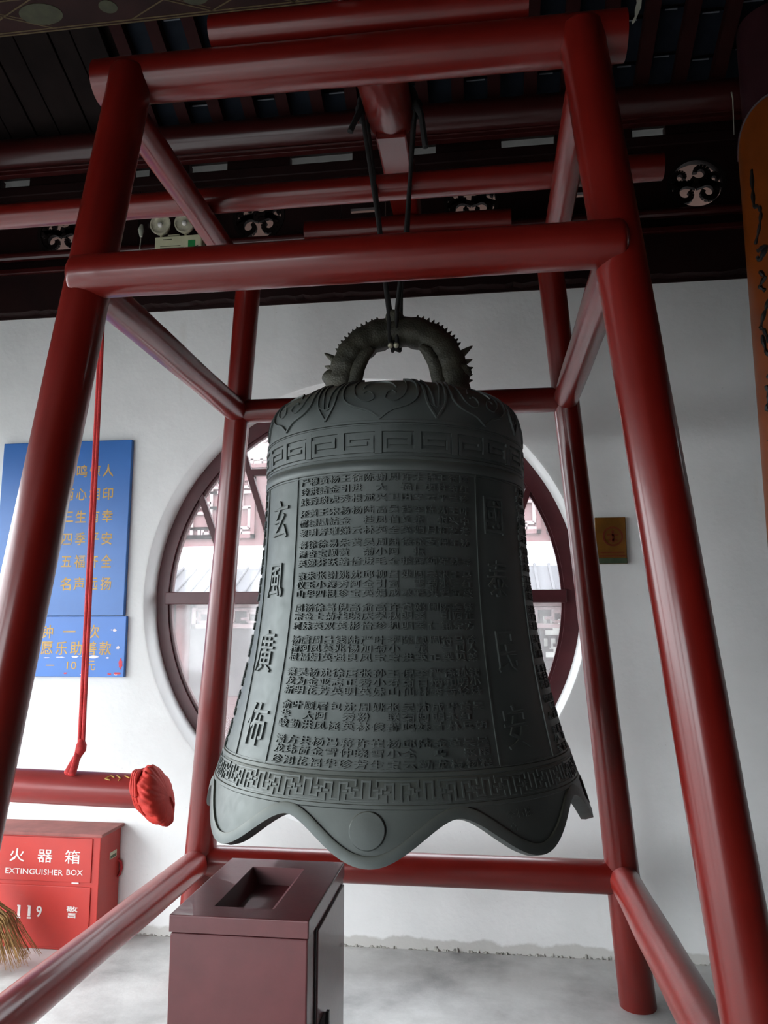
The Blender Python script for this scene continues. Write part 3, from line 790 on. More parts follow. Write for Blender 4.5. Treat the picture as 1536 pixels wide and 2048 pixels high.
def bell_char(mb, ch, th, z, wd, ht, depth, off=0.012, base=0.0):
    vs, fs = glyphs(ch, 0.05, 2, off)
    if not vs: return
    nr, nz = bn(z); sl = 1.0 / max(0.5, nr); r = rad(z)
    x0 = min(v.x for v in vs); x1 = max(v.x for v in vs); y0 = min(v.y for v in vs); y1 = max(v.y for v in vs)
    full = 0.92
    sx = wd / full; sy = ht / full; cx_ = (x0 + x1) / 2; cy_ = (y0 + y1) / 2
    out = []
    for v in vs:
        zz = z + (v.y - cy_) * sy * nr; tt = th + (v.x - cx_) * sx / r
        h = base + (depth if v.z > 0 else -0.002)
        out.append(BP(tt, zz, h))
    mb.add(out, fs)
NAMES = [
 ('严穆黄杨王徐陈谢周许朱徐王符顾', '玲洪詰金引进　大　福仁明桂菊红', '妹秀琰虎秀根斌兴卫田军云平兰珍'),
 ('还黄王宋杨杨陆高吴钱李陈沈王叶', '馨德凰詰金　桂凤伯文永　根兴中', '黎明芳璀娣云林英全英娟月花芝芳'),
 ('蒋徐徐易朱黄吴周陆徐徐支倪王沈', '海杏宝顺黄　菊小阿　振　　　　', '英娣芬跃皓倍进毛全艳辉纯军妹秀'),
 ('袁朱张谢姚沈邱柳吕姚阿吴张王马', '仪玉小海秀阿全引富　雪菊水三红', '山华四根珍宝英娟成冰彩洪君五英'),
 ('周杨徐葛倪高俞高许崔姚周陈金钱', '宗金士菊桂晓庆翠秋明秀　引阿正', '璞妹英双英彬怡珍枫明英仁锦宝方'),
 ('杨唐周吕钱陆严叶李陈顾周符马徐', '梅阿凤英兆惕加菊小　龙　兰贝人', '根福娟英强良凤宝宝洪英正英贝弟'),
 ('蔡吴杨沈徐唐张孙王倪李严徐孙钱', '龙为金亚志正秀小寿菊白炳和明小', '新明花芳英明英妹山仙林秀香珍妹'),
 ('俞叶顾屠包沈周姚张吴沈成华黄吴', '华　大阿　秀粉　联菊阿明永红　', '峻勤洪凤拯英林俊群鸣妹才林兵朝'),
 ('潘方共杨冯蒋许崔杨邱陆金黄吴吴', '龙玮荷金雪仲晓雪小全　巧　家雨', '珍翔花福华珍芳生宝云勤龙梅杨程')]
ZROW = [(1.926, 1.897, 1.867), (1.832, 1.803, 1.774), (1.739, 1.712, 1.685), (1.648, 1.622, 1.596), (1.557, 1.533, 1.506), (1.468, 1.445, 1.421), (1.380, 1.356, 1.332), (1.293, 1.268, 1.244), (1.204, 1.180, 1.153)]
for b_, (rows, zs) in enumerate(zip(NAMES, ZROW)):
    mb = MB(); t = b_ / 8
    a0 = -31.4 + 1.6 * t; a1 = 34.2 - 1.6 * t
    for row, z in zip(rows, zs):
        for i, ch in enumerate(row):
            if ch == '　': continue
            th = R_(a0 + (a1 - a0) * i / 14); wd = rad(z) * R_(a1 - a0) / 14 * 0.84
            bell_char(mb, ch, th, z, wd, 0.0222, 0.0056, 0.006)
    mb.build('raised_inscription', M_BRONZE, bell)
    # the neighbouring panels carry on round the bell, edge-on to the viewer
    for sd in (-1, 1):
        mb = MB()
        for row, z in zip(rows, zs):
            for i in range(3):
                ch = row[(i * 4 + b_) % 15]
                if ch == '　': continue
                bell_char(mb, ch, R_(sd * (69 + 4.6 * i)), z, 0.028, 0.0222, 0.005, 0.006)
        mb.build('raised_inscription', M_BRONZE, bell)
for s, chars, angs in ((-1, '玄風廣佈', (-47.2, -47.3, -47.6, -43.4)), (1, '國泰民安', (49.0, 49.0, 48.6, 46.6))):
    for ch, a, z, wd, ht in zip(chars, angs, (1.828, 1.642, 1.434, 1.232), (0.093, 0.088, 0.092, 0.098), (0.118, 0.108, 0.122, 0.118)):
        mb = MB(); bell_char(mb, ch, R_(a), z, wd, ht, 0.0055, 0.0); mb.build('raised_character', M_BRONZE, bell)
mb = MB()
for i, ch in enumerate('李石陈高'):
    bell_char(mb, ch, R_(37.5 + (i % 3) * 3.0), 1.025 - (i // 3) * 0.03, 0.024, 0.022, 0.002, 0.0)
mb.build('maker_mark', M_BRONZE, bell)

# cloud-collar petals on the shoulder
for k in range(8):
    mb = MB(); c = R_(0.6 + 45 * k)
    def P_(a, z): return (c + R_(a), z)
    def smooth(pts, m=6):
        out = []
        for i in range(len(pts) - 1):
            p0, p1, p2, p3 = pts[max(0, i - 1)], pts[i], pts[i + 1], pts[min(len(pts) - 1, i + 2)]
            for j in range(m):
                t = j / m
                out.append(tuple(0.5 * (2 * p1[d] + (p2[d] - p0[d]) * t + (2 * p0[d] - 5 * p1[d] + 4 * p2[d] - p3[d]) * t * t + (3 * p1[d] - p0[d] - 3 * p2[d] + p3[d]) * t ** 3) for d in (0, 1)))
        return out + [pts[-1]]
    outl = [(-11.0, 2.247), (-14.8, 2.222), (-15.4, 2.186), (-14.2, 2.158), (-10.5, 2.138), (-4.5, 2.123), (0, 2.098)]
    outl = outl + [(-a, z) for a, z in outl[::-1][1:]]
    left = smooth([P_(*p) for p in outl[:7]]); right = smooth([P_(*p) for p in outl[6:]])
    strip(mb, left + right[1:], 0.0065, 0.006)
    for s in (-1, 1):
        curl = [(s * 11.0, 2.232), (s * 11.0, 2.198), (s * 9.4, 2.168), (s * 5.8, 2.152), (s * 2.4, 2.160), (s * 3.0, 2.178), (s * 5.0, 2.186), (s * 6.6, 2.178)]
        strip(mb, smooth([P_(*p) for p in curl]), 0.0045, 0.004)
        strip(mb, smooth([P_(s * 15.0, 2.245), P_(s * 17.6, 2.205), P_(s * 18.8, 2.150), P_(s * 22.5, 2.103)]), 0.0065, 0.006)
        strip(mb, smooth([P_(s * 18.6, 2.235), P_(s * 20.6, 2.19), P_(s * 21.6, 2.14)]), 0.005, 0.005)
        strip(mb, smooth([P_(s * 19.0, 2.150), P_(s * 20.5, 2.142), P_(s * 22.5, 2.136)]), 0.0045, 0.004)
    strip(mb, smooth([P_(-6.8, 2.196), P_(-5.6, 2.210), P_(-2.6, 2.222), P_(2.6, 2.222), P_(5.6, 2.210), P_(6.8, 2.196)]), 0.0045, 0.004)
    mb.build('cloud_collar_petal', M_BRONZE, bell, smooth=True, angle=30)

# two-headed dragon loop
ctl = [(.194, 2.240), (.193, 2.30), (.188, 2.36), (.172, 2.425), (.138, 2.478), (.080, 2.515), (0, 2.529)]
ctl = ctl + [(-x, z) for x, z in ctl[::-1][1:]]
dragon_path = []
for k in range(len(ctl) - 1):
    p0, p1, p2, p3 = ctl[max(0, k - 1)], ctl[k], ctl[k + 1], ctl[min(len(ctl) - 1, k + 2)]
    for j in range(4):
        t = j / 4
        q = [0.5 * (2 * p1[d] + (p2[d] - p0[d]) * t + (2 * p0[d] - 5 * p1[d] + 4 * p2[d] - p3[d]) * t * t + (3 * p1[d] - p0[d] - 3 * p2[d] + p3[d]) * t ** 3) for d in (0, 1)]
        dragon_path.append(V((BX + 0.010 + q[0], BY, q[1])))
dragon_path.append(V((BX + 0.010 - .194, BY, 2.240)))
ND = len(dragon_path)
mb = MB(); rr_ = [0.059 + 0.003 * sin(i * 1.9) - 0.006 * sin(pi * i / (ND - 1)) ** 2 for i in range(ND)]
mb.tube(dragon_path, rr_, 24, 'ff', 0.05, 3, squash=(1.0, 1.15))
drag = mb.build('dragon_loop', M_SCALE, bell, smooth=True)
for s_ in (-1, 1):      # belly fold inside each leg
    mb = MB(); pts = [V((BX + 0.011 + s_ * x, BY - 0.045, z)) for x, z in ((.150, 2.25), (.146, 2.33), (.132, 2.39), (.108, 2.435), (.085, 2.455))]
    mb.tube(pts, [0.026, 0.025, 0.023, 0.020, 0.012], 14, 'ff', 0.05, 9)
    mb.build('dragon_limb', M_SCALE, drag, smooth=True)
mb = MB(); mb.tube([(BX + 0.006 * 0, BY - 0.05, 2.565), (BX, BY, 2.578), (BX, BY + 0.05, 2.565)], [0.026, 0.034, 0.026], 16, 'dd'); mb.build('dragon_crest', M_SCALE, drag, smooth=True)
def cone_(mb, p, d, r, L, n=8):
    d = d.normalized(); a = d.orthogonal().normalized(); b_ = d.cross(a)
    vs = [p + (a * cos(2 * pi * k / n) + b_ * sin(2 * pi * k / n)) * r for k in range(n)] + [p + d * L * 0.6 + (a * cos(2 * pi * k / n) + b_ * sin(2 * pi * k / n)) * r * 0.5 for k in range(n)] if False else None
    vs = []
    for (t, q) in ((0, 1), (0.55, 0.6), (0.9, 0.25), (1.0, 0.04)):
        for k in range(n): vs.append(p + d * (L * t) + (a * cos(2 * pi * k / n) + b_ * sin(2 * pi * k / n)) * (r * q))
    mb.add(vs, [(j * n + k, j * n + (k + 1) % n, (j + 1) * n + (k + 1) % n, (j + 1) * n + k) for j in range(3) for k in range(n)] + [tuple(3 * n + k for k in range(n))])
def at_path(t):
    k = min(int(t), ND - 2); return dragon_path[k].lerp(dragon_path[k + 1], t - k)
spn = [(13.4 + 0.78 * i, 0.021, 0.0085) for i in range(11)] + [(11.6, 0.052, 0.015), (10.1, 0.034, 0.013), (8.7, 0.030, 0.012), (7.4, 0.024, 0.010), (6.3, 0.022, 0.009)]
for t, L, rb in spn:
    for tt in (t, ND - 1 - t):
        p = at_path(tt); d = (at_path(min(ND - 1, tt + .4)) - at_path(max(0, tt - .4))).normalized()
        nrm = V((d.z, 0, -d.x)); nrm = nrm if nrm.dot(p - V((BX, BY, 2.30))) > 0 else -nrm
        mb = MB(); cone_(mb, p + nrm * (0.056 - 0.008), nrm + V((0, 0, 0.35 if L > 0.04 else 0.1)), rb, L); mb.build('dragon_spine', M_SCALE, drag, smooth=True, angle=60)
for s in (-1, 1):
    mb = MB()
    mb.tube([(BX + .006 + s * 0.190, BY, 2.365), (BX + .006 + s * 0.214, BY - 0.01, 2.368), (BX + .006 + s * 0.232, BY - 0.015, 2.368), (BX + .006 + s * 0.243, BY - 0.015, 2.378)], [0.052, 0.046, 0.034, 0.024], 16, 'dd', 0.06, 5)
    mb.tube([(BX + .006 + s * 0.2, BY - 0.01, 2.325), (BX + .006 + s * 0.226, BY - 0.012, 2.315)], [0.036, 0.024], 12, 'dd', 0.06, 6)
    for y in (-0.03, 0.03): mb.tube([(BX + s * 0.206, BY + y, 2.405), (BX + s * 0.208, BY + y, 2.418)], [0.014, 0.009], 8, 'dd')
    mb.build('dragon_head', M_SCALE, drag, smooth=True)

# ------------------------------------------------------------------ black rope slinging the bell from the beam
rope = thing('black_rope', (-0.305, BY, 2.47), 'black rope sling looped over the red beam and under the dragon handle', 'rope')
def twist(mb, pts, r, n=10, caps='dd'): mb.tube(pts, r, n, caps, 0.10, 2)
for q, yy in ((0, -0.022), (1, 0.022)):
    Y0 = BY + yy
    xl = -0.412 + 0.012 * q; xr = -0.216 - 0.012 * q
    pts = [(-0.31, BY - 0.0, 2.470)] if False else []
    loop = [(xl, Y0, 3.37), (-0.352, Y0, 2.94), (-0.322, Y0 - 0.02, 2.67), (-0.311, Y0 - 0.036 * (1 - 2 * q), 2.585), (-0.309, Y0 - 0.030 * (1 - 2 * q), 2.52), (-0.3085, Y0 - 0.014 * (1 - 2 * q), 2.474), (-0.303, BY, 2.4655),
            (-0.289, BY, 2.4655), (-0.284, Y0 - 0.014 * (1 - 2 * q), 2.474), (-0.2835, Y0 - 0.030 * (1 - 2 * q), 2.52), (-0.282, Y0 - 0.036 * (1 - 2 * q), 2.585), (-0.275, Y0 - 0.02, 2.67), (-0.252, Y0, 2.90), (xr, Y0, 3.37)]
    mb = MB(); twist(mb, loop, 0.0078); mb.build('rope_strand', M_ROPE, rope, smooth=True)
    arc = [(-0.318 + 0.104 * cos(a), Y0, 3.395 + 0.104 * sin(a)) for a in [R_(-15 + i * 15) for i in range(15)]]
    mb = MB(); twist(mb, arc, 0.012); mb.build('rope_turn', M_ROPE, rope, smooth=True)
for x, x2, z2 in ((-0.420, -0.452, 3.285), (-0.208, -0.178, 3.20)):
    mb = MB(); mb.tube([(x, BY - 0.02, 3.39), (x, BY - 0.03, 3.372), ((x + x2) / 2, BY - 0.04, 3.33), (x2, BY - 0.045, z2)], [0.018, 0.014, 0.011, 0.0115], 10, 'dd', 0.1, 4); mb.build('rope_tail', M_ROPE, rope, smooth=True)
for x in (-0.307, -0.2865):
    mb = MB(); mb.tube([(x, BY - 0.03, 2.475), (x, BY - 0.045, 2.462)], 0.009, 10, 'dd'); mb.build('rope_end_bead', M_CHROME, rope, smooth=True)

# ------------------------------------------------------------------ striking log hung on red cords
LY = 2.615
log = thing('striking_log', (-1.6, LY, 0.95), 'horizontal red striking log hung on red cord with cloth-wrapped tip beside the bell', 'log')
mb = MB(); mb.tube(along(V((-2.35, LY, 0.968)), V((-1.145, LY, 0.946)), 16), 0.0565, 28, 'ff', 0.012, 41); lg = mb.build('log_body', M_LOG, log, smooth=True)
for x in (-1.412, -2.20):
    for d in (-0.007, 0.007):
        mb = MB(); mb.tube(along(V((x + d, LY - 0.004, 1.085)), V((x - 0.018 + d * 0.6, LY, 3.08)), 8), 0.0068, 8, 'ff'); mb.build('red_cord', M_CORD, log, smooth=True)
    mb = MB()
    mb.tube([(x, LY - 0.004, 1.115), (x + 0.002, LY - 0.006, 1.098), (x, LY - 0.006, 1.082), (x - 0.008, LY - 0.008, 1.062), (x - 0.018, LY - 0.022, 1.03), (x - 0.022, LY - 0.035, 1.006)], [0.009, 0.017, 0.018, 0.013, 0.015, 0.018], 12, 'dd', 0.10, 8)
    mb.tube([(x - 0.008, LY - 0.012, 1.07), (x - 0.006, LY - 0.026, 1.035), (x - 0.008, LY - 0.042, 1.004)], [0.010, 0.012, 0.013], 10, 'dd', 0.10, 8)
    mb.build('cord_knot', M_CORD, log, smooth=True)
    mb = MB(); mb.tube([(x - 0.018, LY + 0.052 * cos(a), 3.119 + 0.052 * sin(a)) for a in [2 * pi * i / 20 for i in range(21)]], 0.007, 8, 'ff'); mb.build('cord_turn', M_CORD, log, smooth=True)
# painted yellow scrawl near the tip
mb = MB()
for seg in ([(-1.30, 0.52), (-1.285, 0.75), (-1.27, 0.62)], [(-1.265, 0.80), (-1.245, 0.55), (-1.25, 0.40)], [(-1.235, 0.78), (-1.215, 0.6), (-1.205, 0.85)], [(-1.28, 0.42), (-1.30, 0.5)]):
    pts = [(x, LY - 0.0572 * cos(a + 0.35), 0.949 + 0.0572 * sin(a + 0.35)) for x, a in seg]
    mb.tube(pts, 0.0022, 6, 'dd')
mb.build('yellow_scrawl', M_GOLD, lg)
# cloth hood tied over the tip
def hood():
    mb = MB(); NU, NV = 160, 40; vs = []
    for j in range(NV + 1):
        t = j / NV
        # along the axis from the tied mouth to the blunt tip
        s = t
        cx_ = -1.182 + 0.098 * s
        rz = 0.060 + 0.033 * sin(min(1, s * 1.7) * pi / 2); rz *= (1 if s < 0.62 else max(0.02, sqrt(max(0.0, 1 - ((s - 0.62) / 0.38) ** 2))))
        zc = 0.946 - 0.014 * sin(s * pi / 2)
        for i in range(NU):
            a = 2 * pi * i / NU
            fold = 1 + (0.045 * sin(4 * a + 2.2 * s + 0.5) + 0.060 * abs(sin(5.5 * a - 4.5 * s)) - 0.03 + 0.040 * abs(sin(11 * a + 5 * s + 0.7)) - 0.02 + 0.015 * sin(27 * a + 9 * s)) * min(1, s * 4 + 0.25) * (1 - 0.75 * max(0, (s - 0.55) / 0.45))
            rr2 = rz * fold
            shear = 0.030 * (-sin(a)) * min(1, s * 1.3 + 0.25) * (rz / 0.1)
            crease = 0.012 * math.exp(-((a - 5.2 + s) / 0.22) ** 2) - 0.010 * math.exp(-((a - 4.3) / 0.2) ** 2)
            vs.append((cx_ + shear + 0.004 * sin(7 * a + 2 * s) * (1 - s) + crease * min(1, s * 2), LY - (rr2 * 0.95) * cos(a), zc + rr2 * 1.0 * sin(a)))
    fs = [(j * NU + i, j * NU + (i + 1) % NU, (j + 1) * NU + (i + 1) % NU, (j + 1) * NU + i) for j in range(NV) for i in range(NU)]
    fs += [tuple(range(NU))[::-1], tuple(NV * NU + i for i in range(NU))]
    mb.add(vs, fs)
    return mb.build('cloth_hood', M_CLOTH, log, smooth=True, angle=75)
hd = hood()
mb = MB()
for k in range(3):
    mb.tube([(-1.186 + 0.009 * k - 0.020 * sin(a), LY - (0.064 + 0.004 * k) * cos(a), 0.948 + (0.064 + 0.004 * k) * sin(a) - 0.002 * k) for a in [2 * pi * i / 28 for i in range(29)]], [0.0075 + 0.002 * sin(i * 1.3 + k) for i in range(29)], 8, 'ff')
mb.build('tie_band', M_CLOTH, hd, smooth=True)

# ------------------------------------------------------------------ maroon bin
binb = thing('litter_bin', (-0.61, 2.17, 0), 'maroon sheet-steel box bin with a sloped slot in its top under the bell', 'bin')
bx0, bx1, by0, by1, bz = -0.791, -0.438, 1.936, 2.415, 0.800
mb = MB(); mb.box(bx0 + 0.003, bx1 - 0.003, by0 + 0.003, by1 - 0.003, 0.0, 0.757); mb.build('bin_body', M_BINRED, binb, bevel=0.004)
mb = MB()      # lid slab with funnel
hx0, hx1, hy0, hy1 = -0.700, -0.543, 2.006, 2.336
O = [(bx0, by0), (bx1, by0), (bx1, by1), (bx0, by1)]; Hh = [(hx0, hy0), (hx1, hy0), (hx1, hy1), (hx0, hy1)]; S_ = [(-0.652, 2.05), (-0.620, 2.05), (-0.620, 2.30), (-0.652, 2.30)]
vs = [(*p, 0.7605) for p in O] + [(*p, bz) for p in O] + [(*p, bz) for p in Hh]
fs = [(i, (i + 1) % 4, 4 + (i + 1) % 4, 4 + i) for i in range(4)] + [(4 + i, 4 + (i + 1) % 4, 8 + (i + 1) % 4, 8 + i) for i in range(4)]
mb.add(vs, fs); lid = mb.build('bin_lid', M_BINRED, binb, bevel=0.003)
mb = MB(); vs = [(*p, bz) for p in Hh] + [(*p, 0.715) for p in S_] + [(*p, 0.69) for p in S_]
mb.add(vs, [(i, (i + 1) % 4, 4 + (i + 1) % 4, 4 + i) for i in range(4)] + [(4 + i, 4 + (i + 1) % 4, 8 + (i + 1) % 4, 8 + i) for i in range(4)]); mb.build('funnel', M_BININ, lid)
mb = MB(); mb.box(-0.655, -0.617, 2.045, 2.305, 0.685, 0.692); mb.build('slot_bottom', M_BLACK, lid)
mb = MB(); mb.box(bx1 - 0.003, bx1 + 0.004, 2.030, 2.388, 0.03, 0.745); dr = mb.build('bin_door', M_BINRED, binb, bevel=0.002)
mb = MB(); mb.box(bx1 + 0.004, bx1 + 0.012, 2.045, 2.115, 0.494, 0.520); mb.tube([(bx1 + 0.012, 2.06, 0.507), (bx1 + 0.026, 2.06, 0.507)], 0.007, 10, 'fd'); mb.box(bx1 + 0.012, bx1 + 0.02, 2.09, 2.105, 0.49, 0.53); mb.build('latch', M_BLACK, dr, bevel=0.001)
mb = MB(); mb.box(bx1 - 0.004, bx1 + 0.0005, 2.018, 2.030, 0.03, 0.75); mb.build('door_gap', M_BLACK, binb)

# ------------------------------------------------------------------ fire extinguisher box
fb = thing('fire_extinguisher_box', (-2.3, 3.75, 0), 'bright red fire extinguisher box with white lettering on the floor by the wall', 'box')
fx0, fx1, fy0, fy1 = -2.80, -1.848, 3.652, 3.862
mb = MB(); mb.box(fx0, fx1, fy0, fy1, 0.0, 0.512); mb.build('box_body', M_FIRE, fb, bevel=0.003)
mb = MB(); mb.box(fx0 - 0.015, fx1 + 0.016, fy0 - 0.018, fy1 + 0.004, 0.512, 0.527); mb.build('box_lid', M_FIRETOP, fb, bevel=0.003)
mb = MB(); mb.box(fx0 + 0.04, -1.886, fy0 - 0.006, fy0 + 0.002, 0.303, 0.503); d1 = mb.build('upper_door', M_FIRE, fb, bevel=0.002)
mb = MB(); mb.box(fx0 + 0.04, -1.884, fy0 - 0.006, fy0 + 0.002, 0.012, 0.283); d2 = mb.build('lower_door', M_FIRE, fb, bevel=0.002)
mb = MB(); mb.box(-1.98, -1.945, fy0 - 0.008, fy0 - 0.004, 0.298, 0.304); mb.build('door_catch', M_PINK, d1)
XA, ZA, NA = V((1, 0, 0)), V((0, 0, 1)), V((0, -1, 0)); fy = fy0 - 0.0062
def one(name, mat, par, body, ctr, size, width=None, off=0.0):
    mb = MB(); put_text(mb, body, ctr, XA, ZA, NA, size, width, off=off); return mb.build(name, mat, par)
for ch, x in zip('灭火器箱', (-2.413, -2.268, -2.124, -1.984)): one('white_character', M_WHITEINK, d1, ch, V((x, fy, 0.418)), 0.066, 0.076, 0.003)
one('white_lettering', M_WHITEINK, d1, 'EXTINGUISHER', V((-2.1755, fy, 0.345)), 0.036, 0.296)
one('white_lettering', M_WHITEINK, d1, 'BOX', V((-1.968, fy, 0.3485)), 0.036, 0.082)
one('white_lettering', M_WHITEINK, d1, 'FIRE', V((-2.40, fy, 0.343)), 0.036, 0.095)
for ch, x in zip('119', (-2.240, -2.187, -2.137)):
    mb = MB(); put_text(mb, ch, V((x, fy, 0.167)), XA, ZA, NA, 0.068, 0.014 if ch == '1' else 0.028, off=0.012)
    if ch == '1':
        mb.box(x - 0.010, x + 0.010, fy - 0.0008, fy, 0.133, 0.140); mb.box(x - 0.010, x, fy - 0.0008, fy, 0.186, 0.192)
    mb.build('white_numeral', M_WHITEINK, d2)
one('white_character', M_WHITEINK, d2, '警', V((-1.971, fy, 0.171)), 0.056, 0.056, 0.006)
one('white_character', M_WHITEINK, d2, '火', V((-2.42, fy, 0.171)), 0.056, 0.056, 0.006)
mb = MB(); mb.box(fx1, fx1 + 0.0015, 3.752, 3.822, 0.380, 0.412); st = mb.build('side_sticker', M_STICK, fb)
mb = MB(); mb.box(fx1 + 0.0012, fx1 + 0.0022, 3.758, 3.816, 0.383, 0.397); mb.build('sticker_print', M_DKGREEN, st)
mb = MB(); mb.tube([(fx1 - 0.004, 3.845, 0.355), (fx1 + 0.012, 3.85, 0.345), (fx1 + 0.016, 3.852, 0.315), (fx1 + 0.008, 3.85, 0.285), (fx1 - 0.004, 3.845, 0.275)], 0.007, 8, 'ff'); mb.build('side_handle', M_CLOTHD, fb, smooth=True)

# ------------------------------------------------------------------ straw broom
br = thing('straw_broom', (-2.2, 3.42, 0), 'straw broom head fanned on the floor before the red fire box', 'broom')
mb = MB(); rr = random.Random(9)
for i in range(230):
    a = rr.uniform(0, 1); b0 = V((-2.36 + rr.uniform(-0.03, 0.03), 3.42 + rr.uniform(-0.03, 0.03), 0.34 + rr.uniform(-.02, .02)))
    e = V((-2.34 + 0.30 * a + rr.uniform(-.02, .02), 3.44 + rr.uniform(-0.09, 0.09), rr.uniform(0.004, 0.05) + 0.05 * max(0, a - 0.6)))
    m = (b0 + e) / 2 + V((0.02 + 0.03 * a, rr.uniform(-.01, .01), 0.03))
    r = rr.uniform(0.0012, 0.0024); mb.tube([b0, m, e], [r, r, r * 0.5], 4, 'ff')
o = mb.build('bristle', M_STRAW, br); o['kind'] = 'stuff'
mb = MB(); mb.tube([(-2.37, 3.42, 0.30), (-2.40, 3.42, 0.40), (-2.43, 3.43, 0.48)], [0.05, 0.034, 0.022], 14, 'ff', 0.05); mb.build('binding', M_BAMBOO, br, smooth=True)
mb = MB(); mb.tube([(-2.42, 3.43, 0.44), (-2.72, 3.60, 1.45)], 0.012, 12, 'fd'); mb.build('handle', M_BAMBOO, br, smooth=True)

# ------------------------------------------------------------------ blue sign board
sg = thing('blue_sign_board', (-2.25, 3.86, 1.25), 'blue wall board with gold characters in two panels left of the window', 'sign')
mb = MB(); mb.box(-2.632, -1.883, 3.842, 3.868, 1.566, 2.514); s1 = mb.build('upper_panel', M_BLUE, sg, bevel=0.003)
mb = MB(); mb.box(-2.632, -1.867, 3.843, 3.868, 1.250, 1.562); s2 = mb.build('lower_panel', M_BLUE2, sg, bevel=0.002)
for row, z in zip(('一鸣惊人', '两心相印', '三生有幸', '四季平安', '五福齐全', '名声远扬'), (2.346, 2.218, 2.096, 1.975, 1.854, 1.734)):
    k = (z - 1.734) / 0.612
    for i, ch in enumerate(row): one('gold_character', M_GOLD, s1, ch, V((-2.217 + 0.0755 * i - 0.02 * k, 3.842, z)), 0.073, None if ch in '一三' else 0.060, 0.014)
for row, z, xs in (('撞钟一次', 1.483, (-2.40, -2.305, -2.181, -2.043)), ('自愿乐助善款', 1.397, (-2.385, -2.301, -2.219, -2.137, -2.055, -1.975))):
    for ch, x in zip(row, xs): one('gold_character', M_GOLD, s2, ch, V((x, 3.843, z)), 0.075, None if ch == '一' else 0.066, 0.012)
one('gold_character', M_GOLD, s2, '一', V((-2.276, 3.843, 1.308)), 0.06, 0.045)
one('gold_numeral', M_GOLD, s2, '10', V((-2.156, 3.843, 1.308)), 0.058, 0.054)
one('gold_character', M_GOLD, s2, '元', V((-2.052, 3.843, 1.308)), 0.058, 0.055)
def blob(mb, x, z, rx_, rz_, y, seed):
    rr = random.Random(seed); n = 14
    ps = [(x + rx_ * cos(2 * pi * k / n) * rr.uniform(.55, 1.1), z + rz_ * sin(2 * pi * k / n) * rr.uniform(.55, 1.1)) for k in range(n)]
    vs = [(p[0], y, p[1]) for p in ps] + [(p[0], y - 0.001, p[1]) for p in ps]
    mb.add(vs, [tuple(range(n)), tuple(range(n, 2 * n))[::-1]] + [(k, (k + 1) % n, n + (k + 1) % n, n + k) for k in range(n)])
for i, (x, z, a, b_) in enumerate(((-2.034, 1.353, .028, .009), (-2.139, 1.352, .024, .007), (-2.09, 1.355, .02, .004), (-2.22, 1.35, .03, .003), (-1.96, 1.348, .012, .005), (-2.30, 1.347, .02, .003), (-1.928, 1.49, .012, .008), (-1.905, 1.40, .012, .012), (-1.945, 1.492, .006, .003), (-2.10, 1.262, .008, .003), (-1.91, 1.262, .01, .004))):
    mb = MB(); blob(mb, x, z, a, b_, 3.8428, i); mb.build('peeled_patch', M_PINK, s2)
for i, (x, z, a, b_) in enumerate(((-1.886, 1.318, .014, .03), (-1.90, 1.268, .026, .007), (-1.945, 1.265, .012, .005), (-2.19, 1.268, .012, .005))):
    mb = MB(); blob(mb, x, z, a, b_, 3.8427, 31 + i); mb.build('peeled_patch', M_PEELRED, s2)

# ------------------------------------------------------------------ amber plaque
pq = thing('small_plaque', (0.62, 3.865, 1.81), 'small amber-brown square plaque with round emblem on the white wall', 'plaque')
mb = MB(); mb.box(0.545, 0.692, 3.856, 3.868, 1.810, 2.040); b_ = mb.build('plaque_plate', M_AMBER, pq, bevel=0.003)
mb = MB(); ring_plate(mb, (0.628, 1.945), 0.040, 0.049, 3.854, 3.857, 40); mb.box(0.56, 0.685, 3.8545, 3.857, 1.845, 1.852); mb.box(0.565, 0.68, 3.8545, 3.857, 1.862, 1.868); mb.build('emblem_ring', M_AMBERD, b_)
mb = MB(); bar_xz(mb, (0.628, 1.915), (0.628, 1.975), 0.012, 3.8545, 3.857); bar_xz(mb, (0.60, 1.952), (0.656, 1.952), 0.010, 3.8545, 3.857); bar_xz(mb, (0.608, 1.928), (0.648, 1.928), 0.010, 3.8545, 3.857); mb.build('emblem_mark', M_AMBERD, b_)
mb = MB(); mb.box(0.546, 0.691, 3.8545, 3.857, 1.812, 1.838); mb.build('dark_strip', M_DKGREEN, b_)

